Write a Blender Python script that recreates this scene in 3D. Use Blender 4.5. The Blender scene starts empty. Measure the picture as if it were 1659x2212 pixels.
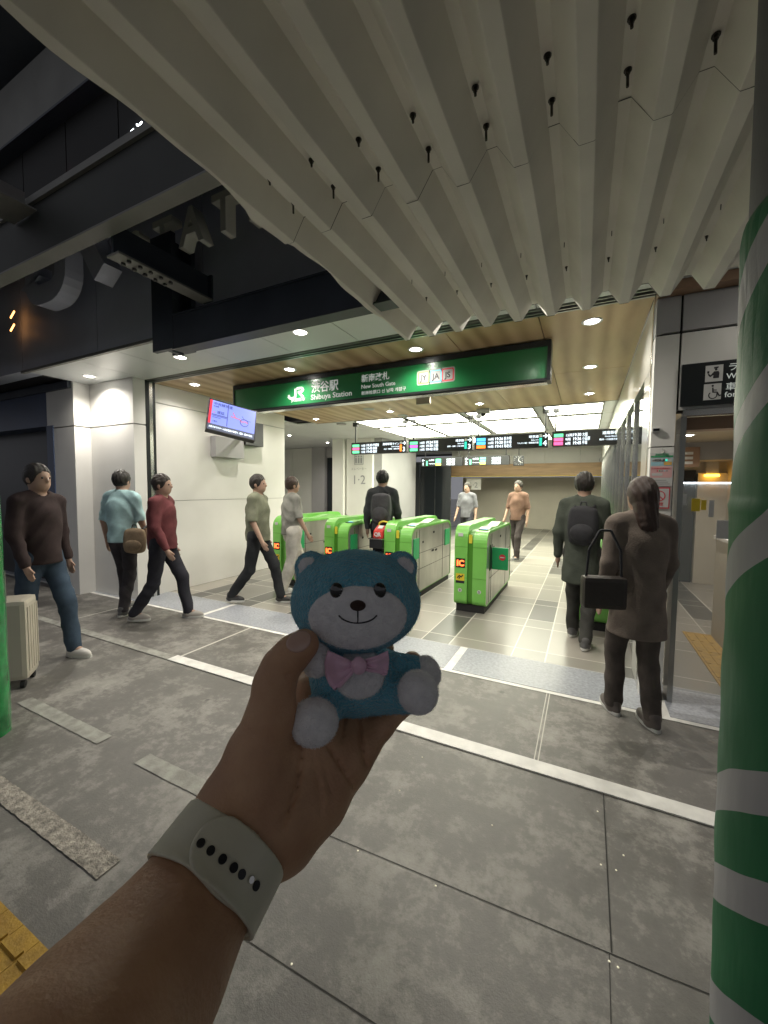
import bpy, bmesh, math, random
import numpy as np
from mathutils import Vector, Matrix
random.seed(7); RNG = np.random.RandomState(5)
S = bpy.context.scene; COL = S.collection
PI = math.pi

# ------------------------------------------------------------------ camera
F_, CX, CY, EYE = 865.0, 829.5, 1106.0, 1.5          # focal length / centre in a 1659 x 2212 frame
def _u(v): v = np.array(v, float); return v / np.linalg.norm(v)
_Y = _u([1265 - CX, CY - 1060, -F_]); _X = -_u([-900 - CX, CY - 1040, -F_])
_X = _u(_X - _Y * _X.dot(_Y)); _Z = np.cross(_X, _Y); MW = np.stack([_X, _Y, _Z])   # camera -> world
EY = np.array([0, 0, EYE])
cam_d = bpy.data.cameras.new('camera'); cam = bpy.data.objects.new('camera', cam_d); COL.objects.link(cam)
cam_d.sensor_fit = 'HORIZONTAL'; cam_d.sensor_width = 36; cam_d.lens = F_ / 1659 * 36
cam_d.clip_start = 0.01; cam_d.clip_end = 300
mm = Matrix([list(MW[0]) + [0], list(MW[1]) + [0], list(MW[2]) + [EYE], [0, 0, 0, 1]])
cam.matrix_world = mm; S.camera = cam
def ray(px, py): return MW @ np.array([px - CX, CY - py, -F_])
def onz(px, py, z): d = ray(px, py); return EY + d * ((z - EYE) / d[2])
def ony(px, py, y): d = ray(px, py); return EY + d * (y / d[1])
def onx(px, py, x): d = ray(px, py); return EY + d * (x / d[0])
def cp(px, py, d): return EY + MW @ (np.array([px - CX, CY - py, -F_]) * d / F_)
def gxy(px, d):                      # ground position below pixel column px at distance d ahead
    p = cp(px, 1056, d); return p[0], p[1]

# ------------------------------------------------------------------ world, exposure
w = bpy.data.worlds.new('World'); S.world = w; w.use_nodes = True
nt = w.node_tree; bg = nt.nodes['Background']
bg.inputs[0].default_value = (0.92, 0.93, 1.0, 1); bg.inputs[1].default_value = 0.088
S.view_settings.view_transform = 'Standard'; S.view_settings.look = 'None'; S.view_settings.gamma = 1
S.view_settings.exposure = 1.38
S.cycles.max_bounces = 8; S.cycles.diffuse_bounces = 5; S.cycles.glossy_bounces = 4
S.cycles.sample_clamp_indirect = 4.0; S.cycles.use_denoising = True
SPOT_OUT, SPOT_IN, PANEL = 34.0, 15.5, 6.0

# ------------------------------------------------------------------ materials
def mat(name, col, rough=.6, metal=0, spec=.5, var=0, vscale=4, bump=0, bscale=60, emit=None, es=0, col2=None, sheen=0, sss=0, stretch=None, coat=0, trans=0, alpha=None, detail=4):
    m = bpy.data.materials.new(name); m.use_nodes = True; n = m.node_tree; p = n.nodes['Principled BSDF']
    p.inputs['Base Color'].default_value = (*col, 1); p.inputs['Roughness'].default_value = rough
    p.inputs['Metallic'].default_value = metal; p.inputs['Specular IOR Level'].default_value = spec
    tc = n.nodes.new('ShaderNodeTexCoord'); vec = tc.outputs['Object']
    if stretch:
        mp = n.nodes.new('ShaderNodeMapping'); mp.inputs['Scale'].default_value = stretch
        n.links.new(vec, mp.inputs[0]); vec = mp.outputs[0]
    if var or col2:
        no = n.nodes.new('ShaderNodeTexNoise'); no.inputs['Scale'].default_value = vscale; no.inputs['Detail'].default_value = detail
        n.links.new(vec, no.inputs[0]); r = n.nodes.new('ShaderNodeValToRGB')
        c2 = col2 or tuple(max(0, c * (1 - var)) for c in col); c1 = tuple(min(1, c * (1 + var)) for c in col) if not col2 else col
        r.color_ramp.elements[0].position = .35; r.color_ramp.elements[1].position = .68
        r.color_ramp.elements[0].color = (*c2, 1); r.color_ramp.elements[1].color = (*c1, 1)
        n.links.new(no.outputs[0], r.inputs[0]); n.links.new(r.outputs[0], p.inputs['Base Color'])
    if bump:
        nb = n.nodes.new('ShaderNodeTexNoise'); nb.inputs['Scale'].default_value = bscale; nb.inputs['Detail'].default_value = 5
        n.links.new(vec, nb.inputs[0]); b = n.nodes.new('ShaderNodeBump'); b.inputs['Strength'].default_value = bump; b.inputs['Distance'].default_value = .01
        n.links.new(nb.outputs[0], b.inputs['Height']); n.links.new(b.outputs[0], p.inputs['Normal'])
    if emit: p.inputs['Emission Color'].default_value = (*emit, 1); p.inputs['Emission Strength'].default_value = es
    if sheen: p.inputs['Sheen Weight'].default_value = sheen; p.inputs['Sheen Roughness'].default_value = .5
    if sss:
        p.inputs['Subsurface Weight'].default_value = sss; p.inputs['Subsurface Radius'].default_value = (1, .35, .2); p.inputs['Subsurface Scale'].default_value = .004
    if coat: p.inputs['Coat Weight'].default_value = coat; p.inputs['Coat Roughness'].default_value = .15
    if trans: p.inputs['Transmission Weight'].default_value = trans
    if alpha is not None: p.inputs['Alpha'].default_value = alpha
    return m
def N(m, t, **k):
    x = m.node_tree.nodes.new(t)
    for a, b in k.items(): setattr(x, a, b)
    return x
def L(m, a, b): m.node_tree.links.new(a, b)
def math_(m, op, a, b=None, c=None):
    x = N(m, 'ShaderNodeMath', operation=op)
    for i, v in enumerate((a, b, c)):
        if v is None: continue
        if isinstance(v, (int, float)): x.inputs[i].default_value = v
        else: L(m, v, x.inputs[i])
    return x.outputs[0]
def mixc(m, f, a, b):
    x = N(m, 'ShaderNodeMix', data_type='RGBA')
    if isinstance(f, (int, float)): x.inputs[0].default_value = f
    else: L(m, f, x.inputs[0])
    for i, v in ((6, a), (7, b)):
        if isinstance(v, tuple): x.inputs[i].default_value = (*v, 1)
        else: L(m, v, x.inputs[i])
    return x.outputs[2]
def noise(m, vec, scale, detail=5, rough=.6):
    x = N(m, 'ShaderNodeTexNoise'); x.inputs['Scale'].default_value = scale; x.inputs['Detail'].default_value = detail; x.inputs['Roughness'].default_value = rough
    L(m, vec, x.inputs[0]); return x.outputs[0]
def ramp(m, f, stops):
    r = N(m, 'ShaderNodeValToRGB'); L(m, f, r.inputs[0]); e = r.color_ramp.elements
    while len(e) < len(stops): e.new(.5)
    for i, (p, c) in enumerate(stops): e[i].position = p; e[i].color = (*c, 1) if isinstance(c, tuple) else (c, c, c, 1)
    return r.outputs[0]

def paving_mat():
    m = mat('worn_paving', (.2, .19, .17), .55); p = m.node_tree.nodes['Principled BSDF']; v = N(m, 'ShaderNodeTexCoord').outputs['Object']
    big = noise(m, v, 2.6, 9, .68); mid = noise(m, v, 8, 9, .72); fine = noise(m, v, 130, 3, .7); huge = noise(m, v, .8, 3)
    fine2 = noise(m, v, 26, 6, .75); s = math_(m, 'MULTIPLY_ADD', fine2, .22, math_(m, 'MULTIPLY_ADD', mid, .34, math_(m, 'MULTIPLY', big, .50)))
    base = ramp(m, s, [(.46, (.125, .118, .108)), (.525, (.17, .161, .147)), (.56, (.275, .262, .238)), (.64, (.40, .385, .35))])
    c = mixc(m, math_(m, 'MULTIPLY', fine, .55), base, (.125, .118, .106))
    c = mixc(m, ramp(m, huge, [(.45, 0.0), (.7, .35)]), c, (.14, .14, .125))
    vor = N(m, 'ShaderNodeTexVoronoi'); vor.inputs['Scale'].default_value = 3.1; L(m, v, vor.inputs[0])
    spot = ramp(m, vor.outputs['Distance'], [(.045, .75), (.075, 0.0)])
    c = mixc(m, math_(m, 'MULTIPLY', spot, ramp(m, noise(m, v, 1.7, 1), [(.5, 0.0), (.55, 1.0)])), c, (.05, .048, .045))
    L(m, c, p.inputs['Base Color']); L(m, ramp(m, s, [(.4, .40), (.7, .62)]), p.inputs['Roughness'])
    b = N(m, 'ShaderNodeBump'); b.inputs['Strength'].default_value = .5; b.inputs['Distance'].default_value = .004
    L(m, math_(m, 'MULTIPLY_ADD', fine, .6, mid), b.inputs['Height']); L(m, b.outputs[0], p.inputs['Normal'])
    return m
def tile_mat():
    m = mat('hall_tiles', (.4, .38, .34), .25); p = m.node_tree.nodes['Principled BSDF']; v = N(m, 'ShaderNodeTexCoord').outputs['Object']
    sx = N(m, 'ShaderNodeSeparateXYZ'); L(m, v, sx.inputs[0]); X, Y = sx.outputs[0], sx.outputs[1]
    u = math_(m, 'DIVIDE', math_(m, 'ADD', X, 1.43 + 20 * .87), .87); fu = math_(m, 'FRACT', u)
    narrow = math_(m, 'LESS_THAN', fu, .335)
    w_ = math_(m, 'DIVIDE', math_(m, 'ADD', Y, -3.92 + 9.5), .68 + .27); fw = math_(m, 'FRACT', w_)
    wide = math_(m, 'LESS_THAN', fw, .716)
    cell = N(m, 'ShaderNodeCombineXYZ'); L(m, math_(m, 'FLOOR', math_(m, 'ADD', u, math_(m, 'MULTIPLY', narrow, .5))), cell.inputs[0]); L(m, math_(m, 'FLOOR', w_), cell.inputs[1]); L(m, narrow, cell.inputs[2])
    wn = N(m, 'ShaderNodeTexWhiteNoise'); L(m, cell.outputs[0], wn.inputs[0])
    c = ramp(m, wn.outputs[0], [(.0, (.21, .2, .18)), (.5, (.30, .285, .25)), (1, (.38, .35, .31))])
    dark = math_(m, 'MULTIPLY', narrow, math_(m, 'GREATER_THAN', wn.outputs[0], .35))
    c = mixc(m, dark, c, (.085, .083, .078))
    c = mixc(m, math_(m, 'MULTIPLY', noise(m, v, 2.5, 3, .4), .3), c, (.2, .19, .17))
    g = None
    for f, e in ((fu, .012), (math_(m, 'ABSOLUTE', math_(m, 'SUBTRACT', fu, .335)), .007), (fw, .012), (math_(m, 'ABSOLUTE', math_(m, 'SUBTRACT', fw, .716)), .007)):
        q = math_(m, 'LESS_THAN', f, e); g = q if g is None else math_(m, 'MAXIMUM', g, q)
    c = mixc(m, g, c, (.62, .60, .54)); L(m, c, p.inputs['Base Color'])
    p.inputs['Roughness'].default_value = .3
    return m
def wood_mat():
    m = mat('ceiling_veneer', (.5, .36, .2), .42); p = m.node_tree.nodes['Principled BSDF']; v = N(m, 'ShaderNodeTexCoord').outputs['Object']
    mp = N(m, 'ShaderNodeMapping'); mp.inputs['Scale'].default_value = (2.6, .55, 1); L(m, v, mp.inputs[0])
    sx = N(m, 'ShaderNodeSeparateXYZ'); L(m, v, sx.inputs[0])
    pid = math_(m, 'FLOOR', math_(m, 'DIVIDE', math_(m, 'ADD', sx.outputs[0], 10.785), .8))
    cb = N(m, 'ShaderNodeCombineXYZ'); L(m, math_(m, 'MULTIPLY', pid, 13.7), cb.inputs[1])
    ad = N(m, 'ShaderNodeVectorMath', operation='ADD'); L(m, mp.outputs[0], ad.inputs[0]); L(m, cb.outputs[0], ad.inputs[1])
    a = noise(m, ad.outputs[0], 1.1, 6, .6)
    wv = N(m, 'ShaderNodeTexWave'); wv.inputs['Scale'].default_value = .55; wv.inputs['Distortion'].default_value = 9; wv.inputs['Detail'].default_value = 4; wv.inputs['Detail Scale'].default_value = .7
    L(m, ad.outputs[0], wv.inputs[0])
    s = math_(m, 'MULTIPLY_ADD', wv.outputs['Fac'], .35, math_(m, 'MULTIPLY', a, .75))
    c = ramp(m, s, [(.25, (.30, .19, .095)), (.45, (.42, .28, .15)), (.62, (.50, .35, .20)), (.8, (.58, .43, .26))])
    L(m, c, p.inputs['Base Color']); return m
def pillar_mat(cx, cy, bands):
    m = mat('striped_wrap', (.02, .2, .07), .5, coat=.0, spec=.22); p = m.node_tree.nodes['Principled BSDF']; v = N(m, 'ShaderNodeTexCoord').outputs['Object']
    sx = N(m, 'ShaderNodeSeparateXYZ'); L(m, v, sx.inputs[0])
    th = math_(m, 'ARCTAN2', math_(m, 'SUBTRACT', sx.outputs[0], cx), math_(m, 'SUBTRACT', sx.outputs[1], cy))
    vv = math_(m, 'MULTIPLY_ADD', math_(m, 'ADD', th, PI / 2), .004 * 180 / PI, sx.outputs[2])
    vv = math_(m, 'MULTIPLY_ADD', math_(m, 'SUBTRACT', noise(m, v, 3, 2), .5), .03, vv); mk = None
    for a, b in bands:
        q = math_(m, 'MULTIPLY', math_(m, 'GREATER_THAN', vv, a), math_(m, 'LESS_THAN', vv, b)); mk = q if mk is None else math_(m, 'MAXIMUM', mk, q)
    c = mixc(m, mk, (.004, .115, .040), (.30, .30, .31)); scr = ramp(m, noise(m, v, 30, 5, .8), [(.70, 0.0), (.76, .3)]); c = mixc(m, scr, c, (.3, .32, .3))
    L(m, c, p.inputs['Base Color'])
    mp = N(m, 'ShaderNodeMapping'); mp.inputs['Scale'].default_value = (1, 1, .22); mp.inputs['Rotation'].default_value = (0, .2, 0); L(m, v, mp.inputs[0])
    b = N(m, 'ShaderNodeBump'); b.inputs['Strength'].default_value = .3; b.inputs['Distance'].default_value = .012
    vr = N(m, 'ShaderNodeTexVoronoi', feature='DISTANCE_TO_EDGE'); vr.inputs['Scale'].default_value = 16; L(m, mp.outputs[0], vr.inputs[0])
    top = ramp(m, math_(m, 'SUBTRACT', sx.outputs[2], 1.0), [(.62, .12), (.85, 1.0)])
    cr = math_(m, 'MULTIPLY', math_(m, 'MINIMUM', math_(m, 'ADD', vr.outputs[0], math_(m, 'MULTIPLY', noise(m, v, 35, 4), .25)), .5), math_(m, 'MULTIPLY', top, 1.6))
    L(m, math_(m, 'ADD', noise(m, mp.outputs[0], 11, 3, .5), cr), b.inputs['Height']); L(m, b.outputs[0], p.inputs['Normal']); L(m, b.outputs[0], p.inputs['Coat Normal'])
    return m
def tube_mat():
    m = mat('screen_glow', (.1, .1, .1)); return m

M = dict(
    pave=paving_mat(), tile=tile_mat(), wood=wood_mat(),
    white_line=mat('white_strip', (.80, .79, .75), .5, var=.12, vscale=9, bump=.2, bscale=90),
    old_line=mat('worn_paint', (.38, .38, .34), .7, col2=(.24, .235, .21), vscale=14, bump=.35, bscale=120, detail=8),
    rough_line=mat('lumpy_paint', (.46, .42, .36), .8, col2=(.2, .185, .16), vscale=30, bump=1.0, bscale=85, detail=10),
    granite=mat('pale_granite', (.40, .42, .46), .4, col2=(.27, .285, .32), vscale=45, detail=10, bump=.15, bscale=90),
    joint=mat('dark_joint', (.03, .029, .027), .8), lightjoint=mat('light_joint', (.6, .58, .52), .5),
    yellow=mat('yellow_tactile', (.50, .30, .035), .65, col2=(.34, .2, .03), vscale=18, bump=.3, bscale=100, detail=8),
    yellow_side=mat('yellow_tactile_dirt', (.12, .08, .02), .8),
    deck=mat('foamed_deck', (.66, .635, .575), .75, var=.07, vscale=3, bump=.12, bscale=45),
    deck_dark=mat('deck_steel', (.05, .05, .05), .5, metal=.3), rust=mat('bolt_steel', (.05, .045, .04), .45, metal=.7, var=.4, vscale=60),
    soffit=mat('satin_aluminium', (.60, .62, .62), .38, var=.03, vscale=1.5), slot=mat('dark_slot', (.015, .015, .015), .7),
    track=mat('steel_track', (.35, .35, .34), .3, metal=.9), wall=mat('white_wall_panel', (.72, .71, .68), .5, bump=.05, bscale=140, var=.03, vscale=2),
    grey_wall=mat('grey_wall_panel', (.36, .355, .36), .55, bump=.04, bscale=120, var=.04, vscale=2),
    gloss_wall=mat('glossy_wall', (.62, .62, .58), .16, spec=.6), facade=mat('dark_facade', (.50, .53, .61), .5, var=.1, vscale=1.2),
    steel=mat('painted_steel', (.04, .05, .068), .5, var=.15, vscale=3), steel_lt=mat('painted_steel_flange', (.2, .2, .185), .55, var=.12, vscale=3),
    black=mat('black_plastic', (.015, .016, .018), .4), dark=mat('near_black', (.01, .011, .014), .35), glass=mat('dark_glass', (.02, .024, .028), .06, spec=.7),
    letter=mat('fascia_letter', (.85, .85, .76), .5), letter_j=mat('round_letter', (.72, .75, .88), .5),
    green_sign=mat('green_sign_face', (.012, .185, .055), .3, coat=.3), white_ink=mat('white_lettering', (.50, .52, .50), .6, spec=.2, emit=(.9, 1, .92), es=.10), sign_plate=mat('sign_plate', (.30, .31, .30), .6, spec=.2), big_ink=mat('big_lettering', (.5, .52, .5), .6, spec=.2),
    frame=mat('sign_frame', (.018, .022, .024), .35, metal=.3), ink=mat('dark_ink', (.02, .02, .025), .5),
    lime=mat('lime_ring', (.45, .62, .08), .5), sky=mat('sky_ring', (.1, .5, .62), .5), redr=mat('red_ring', (.6, .03, .05), .5), paper=mat('white_plate', (.60, .60, .59), .45),
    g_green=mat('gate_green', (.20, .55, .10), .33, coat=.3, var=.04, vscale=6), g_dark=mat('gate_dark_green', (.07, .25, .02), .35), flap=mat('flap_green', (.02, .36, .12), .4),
    g_steel=mat('gate_steel', (.50, .49, .45), .3, metal=.75, var=.18, vscale=3, stretch=(1, 1, .4)), chrome=mat('bright_steel', (.7, .7, .68), .22, metal=1),
    led_red=mat('led_red', (.6, .05, .02), .5, emit=(1, .10, .02), es=2.2), sticker=mat('yellow_sticker', (.75, .55, .03), .5),
    red=mat('reader_red', (.62, .05, .04), .4), yel=mat('yellow_tube', (.7, .6, .05), .4),
    panel_e=mat('light_panel', (.9, .9, .8), .5, emit=(1.0, 1.0, .80), es=PANEL), bulb=mat('lamp_glow', (1, 1, 1), .5, emit=(1, .96, .86), es=45), bulb_dim=mat('lamp_reflector', (.8, .8, .8), .3, emit=(1, .96, .86), es=4), ring=mat('lamp_ring', (.75, .75, .73), .35),
    scr_blue=mat('screen_blue', (.1, .1, .3), .3, emit=(.24, .32, .86), es=.48), scr_red=mat('screen_red', (.4, .02, .03), .4, emit=(.6, .03, .05), es=.5),
    scr_dk=mat('screen_bar', (.04, .045, .07), .3, emit=(.1, .11, .15), es=.5), scr_ink=mat('screen_ink', (.01, .01, .05), .5, emit=(.06, .06, .25), es=.4), scr_or=mat('screen_line', (.3, .1, .1), .5, emit=(.4, .1, .16), es=.6),
    e_white=mat('led_white', (.7, .8, .9), .5, emit=(.75, .87, 1), es=.85), e_green=mat('led_green', (.1, .6, .3), .5, emit=(.12, .75, .3), es=.7), e_mag=mat('led_magenta', (.6, .1, .3), .5, emit=(.85, .1, .28), es=.7),
    e_pur=mat('led_purple', (.4, .1, .6), .5, emit=(.5, .12, .8), es=.7), e_blue=mat('led_blue', (.1, .4, .7), .5, emit=(.06, .42, .85), es=.8), e_or=mat('led_orange', (.8, .2, .02), .5, emit=(.95, .2, .03), es=.8),
    e_teal=mat('led_teal', (.02, .45, .33), .5, emit=(.03, .5, .36), es=.6), e_yel=mat('led_yellow', (.6, .6, .1), .5, emit=(.7, .75, .15), es=.7), e_red=mat('led_plain_red', (.6, .05, .05), .5, emit=(.8, .08, .06), es=.7),
    pict=mat('grey_pictogram', (.30, .30, .31), .5), brown=mat('brown_strip', (.26, .16, .10), .5), beige=mat('beige_wall', (.50, .46, .38), .6, var=.05, vscale=1.5),
    counter=mat('wood_bulkhead', (.40, .26, .14), .5, var=.15, vscale=2, stretch=(1, 1, 8)), lamp_or=mat('amber_lamp', (1, .6, .1), .5, emit=(1, .5, .05), es=3),
    neon=mat('white_glint', (1, 1, 1), .5, emit=(.85, .93, 1), es=6), glint_pink=mat('pink_glint', (1, .2, .4), .5, emit=(1, .1, .35), es=2.2), amber=mat('amber_tube', (1, .6, .2), .5, emit=(1, .42, .12), es=2.0),
    cream=mat('cream_shell', (.50, .46, .38), .35), bluew=mat('bluish_panel', (.045, .07, .14), .4, var=.15, vscale=1.0), pinkp=mat('pink_paper', (.7, .42, .42), .6), bluep=mat('blue_paper', (.35, .6, .68), .6), orp=mat('orange_paper', (.75, .45, .12), .6), grp=mat('green_band', (.05, .35, .15), .6), redp=mat('red_print', (.65, .06, .08), .6),
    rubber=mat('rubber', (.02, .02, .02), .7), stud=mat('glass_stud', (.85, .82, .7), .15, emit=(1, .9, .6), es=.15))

# ------------------------------------------------------------------ object helpers
def link(name, me, m, parent=None):
    o = bpy.data.objects.new(name, me); COL.objects.link(o)
    if m is not None:
        for q in (m if isinstance(m, (list, tuple)) else [m]): me.materials.append(q)
    if parent: o.parent = parent
    return o
def obj(name, bm, m, parent=None, smooth=False):
    bmesh.ops.recalc_face_normals(bm, faces=bm.faces)
    me = bpy.data.meshes.new(name); bm.to_mesh(me); bm.free()
    if smooth:
        for p in me.polygons: p.use_smooth = True
    return link(name, me, m, parent)
def thing(name, label, cat, group=None):
    o = bpy.data.objects.new(name, None); COL.objects.link(o); o.empty_display_size = .1
    return tag(o, label, cat, group)
def tag(o, label, cat, group=None):
    o['label'] = label; o['category'] = cat
    if group: o['group'] = group
    return o
def struct(o, kind='structure'): o['kind'] = kind; return o
def bx(bm, x0, x1, y0, y1, z0, z1, mi=0):
    v = [bm.verts.new(p) for p in ((x0, y0, z0), (x1, y0, z0), (x1, y1, z0), (x0, y1, z0), (x0, y0, z1), (x1, y0, z1), (x1, y1, z1), (x0, y1, z1))]
    for f in ((0, 3, 2, 1), (4, 5, 6, 7), (0, 1, 5, 4), (1, 2, 6, 5), (2, 3, 7, 6), (3, 0, 4, 7)):
        fc = bm.faces.new([v[i] for i in f]); fc.material_index = mi
def box(name, x0, x1, y0, y1, z0, z1, m, parent=None, bev=0):
    bm = bmesh.new(); bx(bm, x0, x1, y0, y1, z0, z1)
    if bev: bmesh.ops.bevel(bm, geom=bm.edges[:], offset=bev, segments=2, affect='EDGES', profile=.6)
    return obj(name, bm, m, parent)
def cyl(bm, p0, p1, r0, r1=None, n=16, caps=True):
    r1 = r0 if r1 is None else r1; p0 = Vector(p0); p1 = Vector(p1); a = (p1 - p0).normalized()
    u = a.orthogonal().normalized(); v = a.cross(u); A = []; B = []
    for i in range(n):
        t = 2 * PI * i / n; d = u * math.cos(t) + v * math.sin(t)
        A.append(bm.verts.new(p0 + d * r0)); B.append(bm.verts.new(p1 + d * r1))
    for i in range(n): bm.faces.new((A[i], A[(i + 1) % n], B[(i + 1) % n], B[i]))
    if caps: bm.faces.new(A); bm.faces.new(B)
def tube(bm, pts, r, n=8):
    for a, b in zip(pts[:-1], pts[1:]): cyl(bm, a, b, r, n=n)
def prism(bm, pts, fn, t0, t1):       # 2D outline -> solid; fn(u, v, t) gives the 3D point
    a = [bm.verts.new(fn(u, v, t0)) for u, v in pts]; b = [bm.verts.new(fn(u, v, t1)) for u, v in pts]; n = len(pts)
    bm.faces.new(a); bm.faces.new(b[::-1])
    for i in range(n): bm.faces.new((a[i], a[(i + 1) % n], b[(i + 1) % n], b[i]))
def ribbon(bm, pts, wd, fn, t0, t1):   # thick continuous stroke
    P = [Vector(p) for p in pts]; Lf = []; Rt = []
    for i, p in enumerate(P):
        if i == 0: d = (P[1] - p).normalized(); n = Vector((-d.y, d.x)); k = 1
        elif i == len(P) - 1: d = (p - P[i - 1]).normalized(); n = Vector((-d.y, d.x)); k = 1
        else:
            d1 = (p - P[i - 1]).normalized(); d2 = (P[i + 1] - p).normalized(); t = (d1 + d2).normalized(); n = Vector((-t.y, t.x)); k = 1 / max(.5, n.dot(Vector((-d1.y, d1.x))))
        Lf.append(p + n * wd / 2 * k); Rt.append(p - n * wd / 2 * k)
    for i in range(len(P) - 1):
        prism(bm, [tuple(Lf[i]), tuple(Lf[i + 1]), tuple(Rt[i + 1]), tuple(Rt[i])], fn, t0, t1)
    bmesh.ops.remove_doubles(bm, verts=bm.verts, dist=1e-5)
def arc(cx, cy, r, a0, a1, n=10, ry=None):
    ry = ry or r
    return [(cx + r * math.cos(math.radians(a0 + (a1 - a0) * i / n)), cy + ry * math.sin(math.radians(a0 + (a1 - a0) * i / n))) for i in range(n + 1)]
def rrect(x0, z0, x1, z1, r, n=5):
    return arc(x1 - r, z1 - r, r, 0, 90, n) + arc(x0 + r, z1 - r, r, 90, 180, n) + arc(x0 + r, z0 + r, r, 180, 270, n) + arc(x1 - r, z0 + r, r, 270, 360, n)
class Plane:                            # a local sign plane: u across, v up, t outward
    def __init__(s, o, u, v): s.o = Vector(o); s.u = Vector(u).normalized(); s.v = Vector(v).normalized(); s.n = s.u.cross(s.v)
    def __call__(s, a, b, t=0): return s.o + s.u * a + s.v * b + s.n * t
def text(s, pl, a, b, size, m, parent, name='lettering', ext=.001, t=.002, bold=0, align='LEFT', width=None, sx=1):
    c = bpy.data.curves.new(name, 'FONT'); c.body = s; c.size = size; c.extrude = ext; c.offset = bold; c.align_x = align; c.resolution_u = 3
    o = bpy.data.objects.new(name, c); COL.objects.link(o)
    dg = bpy.context.evaluated_depsgraph_get(); me = bpy.data.meshes.new_from_object(o.evaluated_get(dg)); bpy.data.objects.remove(o); bpy.data.curves.remove(c)
    if width and len(me.vertices):
        xs = [v.co.x for v in me.vertices]; sx = width / max(1e-4, max(xs) - min(xs)); me.transform(Matrix.Translation((-min(xs), 0, 0)))
    mt = Matrix.Identity(4)
    for i in range(3): mt[i][0] = pl.u[i] * sx; mt[i][1] = pl.v[i]; mt[i][2] = pl.n[i]; mt[i][3] = pl(a, b, t)[i]
    me.transform(mt); me.materials.clear(); return link(name, me, m, parent)
def plate(name, pl, a0, b0, a1, b1, m, parent, t0=0, t1=.002, r=0):
    bm = bmesh.new(); pts = rrect(a0, b0, a1, b1, r) if r else [(a1, b0), (a1, b1), (a0, b1), (a0, b0)]
    prism(bm, pts, pl, t0, t1); return obj(name, bm, m, parent)

# ------------------------------------------------------------------ implicit surfaces (surface nets)
def sdf_mesh(name, fn, lo, hi, h, m, parent=None, smooth=True):
    lo = np.array(lo, float); hi = np.array(hi, float); n = np.ceil((hi - lo) / h).astype(int) + 1
    ax = [(lo[i] + h * np.arange(n[i])).astype(np.float32) for i in range(3)]
    G = np.stack(np.meshgrid(*ax, indexing='ij'), -1); Fv = fn(G).astype(np.float32); ins = Fv < 0
    c = n - 1; acc = np.zeros((*c, 3), np.float32); cnt = np.zeros(c, np.float32)
    def sl(d): return tuple(slice(d[i], d[i] + c[i]) for i in range(3))
    cor = [(a, b, e) for a in (0, 1) for b in (0, 1) for e in (0, 1)]
    for ca in cor:
        for k in range(3):
            if ca[k] == 0:
                cb = list(ca); cb[k] = 1; fa = Fv[sl(ca)]; fb = Fv[sl(cb)]; x = (fa < 0) != (fb < 0)
                t = np.where(x, fa / np.where(x, fa - fb, 1), 0)
                for q in range(3): acc[..., q] += np.where(x, ca[q] + (t if q == k else 0), 0)
                cnt += x
    act = cnt > 0; idx = -np.ones(c, int); idx[act] = np.arange(act.sum()); ijk = np.argwhere(act)
    V = lo + h * (ijk + acc[act] / cnt[act][:, None]); faces = []
    for k in range(3):
        a, b = [(1, 2), (2, 0), (0, 1)][k]; s0 = [slice(1, -1)] * 3; s0[k] = slice(0, -1); s1 = list(s0); s1[k] = slice(1, None)
        x = ins[tuple(s0)] != ins[tuple(s1)]; pos = np.argwhere(x); off = np.array([1, 1, 1]); off[k] = 0; pos = pos + off
        e = np.zeros(3, int); ea = e.copy(); ea[a] = 1; eb = e.copy(); eb[b] = 1
        q = np.stack([idx[tuple((pos - ea - eb).T)], idx[tuple((pos - eb).T)], idx[tuple(pos.T)], idx[tuple((pos - ea).T)]], 1)
        fl = ins[tuple(pos.T)]; q[fl] = q[fl][:, ::-1]; faces.append(q)
    Q = np.concatenate(faces); Q = Q[(Q >= 0).all(1)]
    me = bpy.data.meshes.new(name); me.vertices.add(len(V)); me.vertices.foreach_set('co', V.astype(np.float32).ravel())
    me.loops.add(Q.size); me.loops.foreach_set('vertex_index', Q.ravel().astype(np.int32)); me.polygons.add(len(Q))
    me.polygons.foreach_set('loop_start', (np.arange(len(Q)) * 4).astype(np.int32)); me.polygons.foreach_set('loop_total', np.full(len(Q), 4, np.int32))
    me.update(calc_edges=True); me.validate()
    if smooth: me.polygons.foreach_set('use_smooth', [True] * len(me.polygons))
    return link(name, me, m, parent)
def cap(P, a, b, r1, r2=None, sq=None):
    r2 = r1 if r2 is None else r2; a = np.array(a, np.float32); b = np.array(b, np.float32); ba = b - a; pa = P - a
    t = np.clip((pa @ ba) / max(1e-9, ba @ ba), 0, 1); return np.linalg.norm(pa - t[..., None] * ba, axis=-1) - (r1 + (r2 - r1) * t)
def ell(P, c, r, R=None):
    q = P - np.array(c, np.float32)
    if R is not None: q = q @ np.array(R, np.float32).T
    r = np.array(r, np.float32); k0 = np.linalg.norm(q / r, axis=-1); k1 = np.linalg.norm(q / (r * r), axis=-1) + 1e-9
    return k0 * (k0 - 1) / k1
def smin(a, b, k): h = np.clip(.5 + .5 * (b - a) / k, 0, 1); return b + (a - b) * h - k * h * (1 - h)
def smax(a, b, k): return -smin(-a, -b, k)

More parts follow.
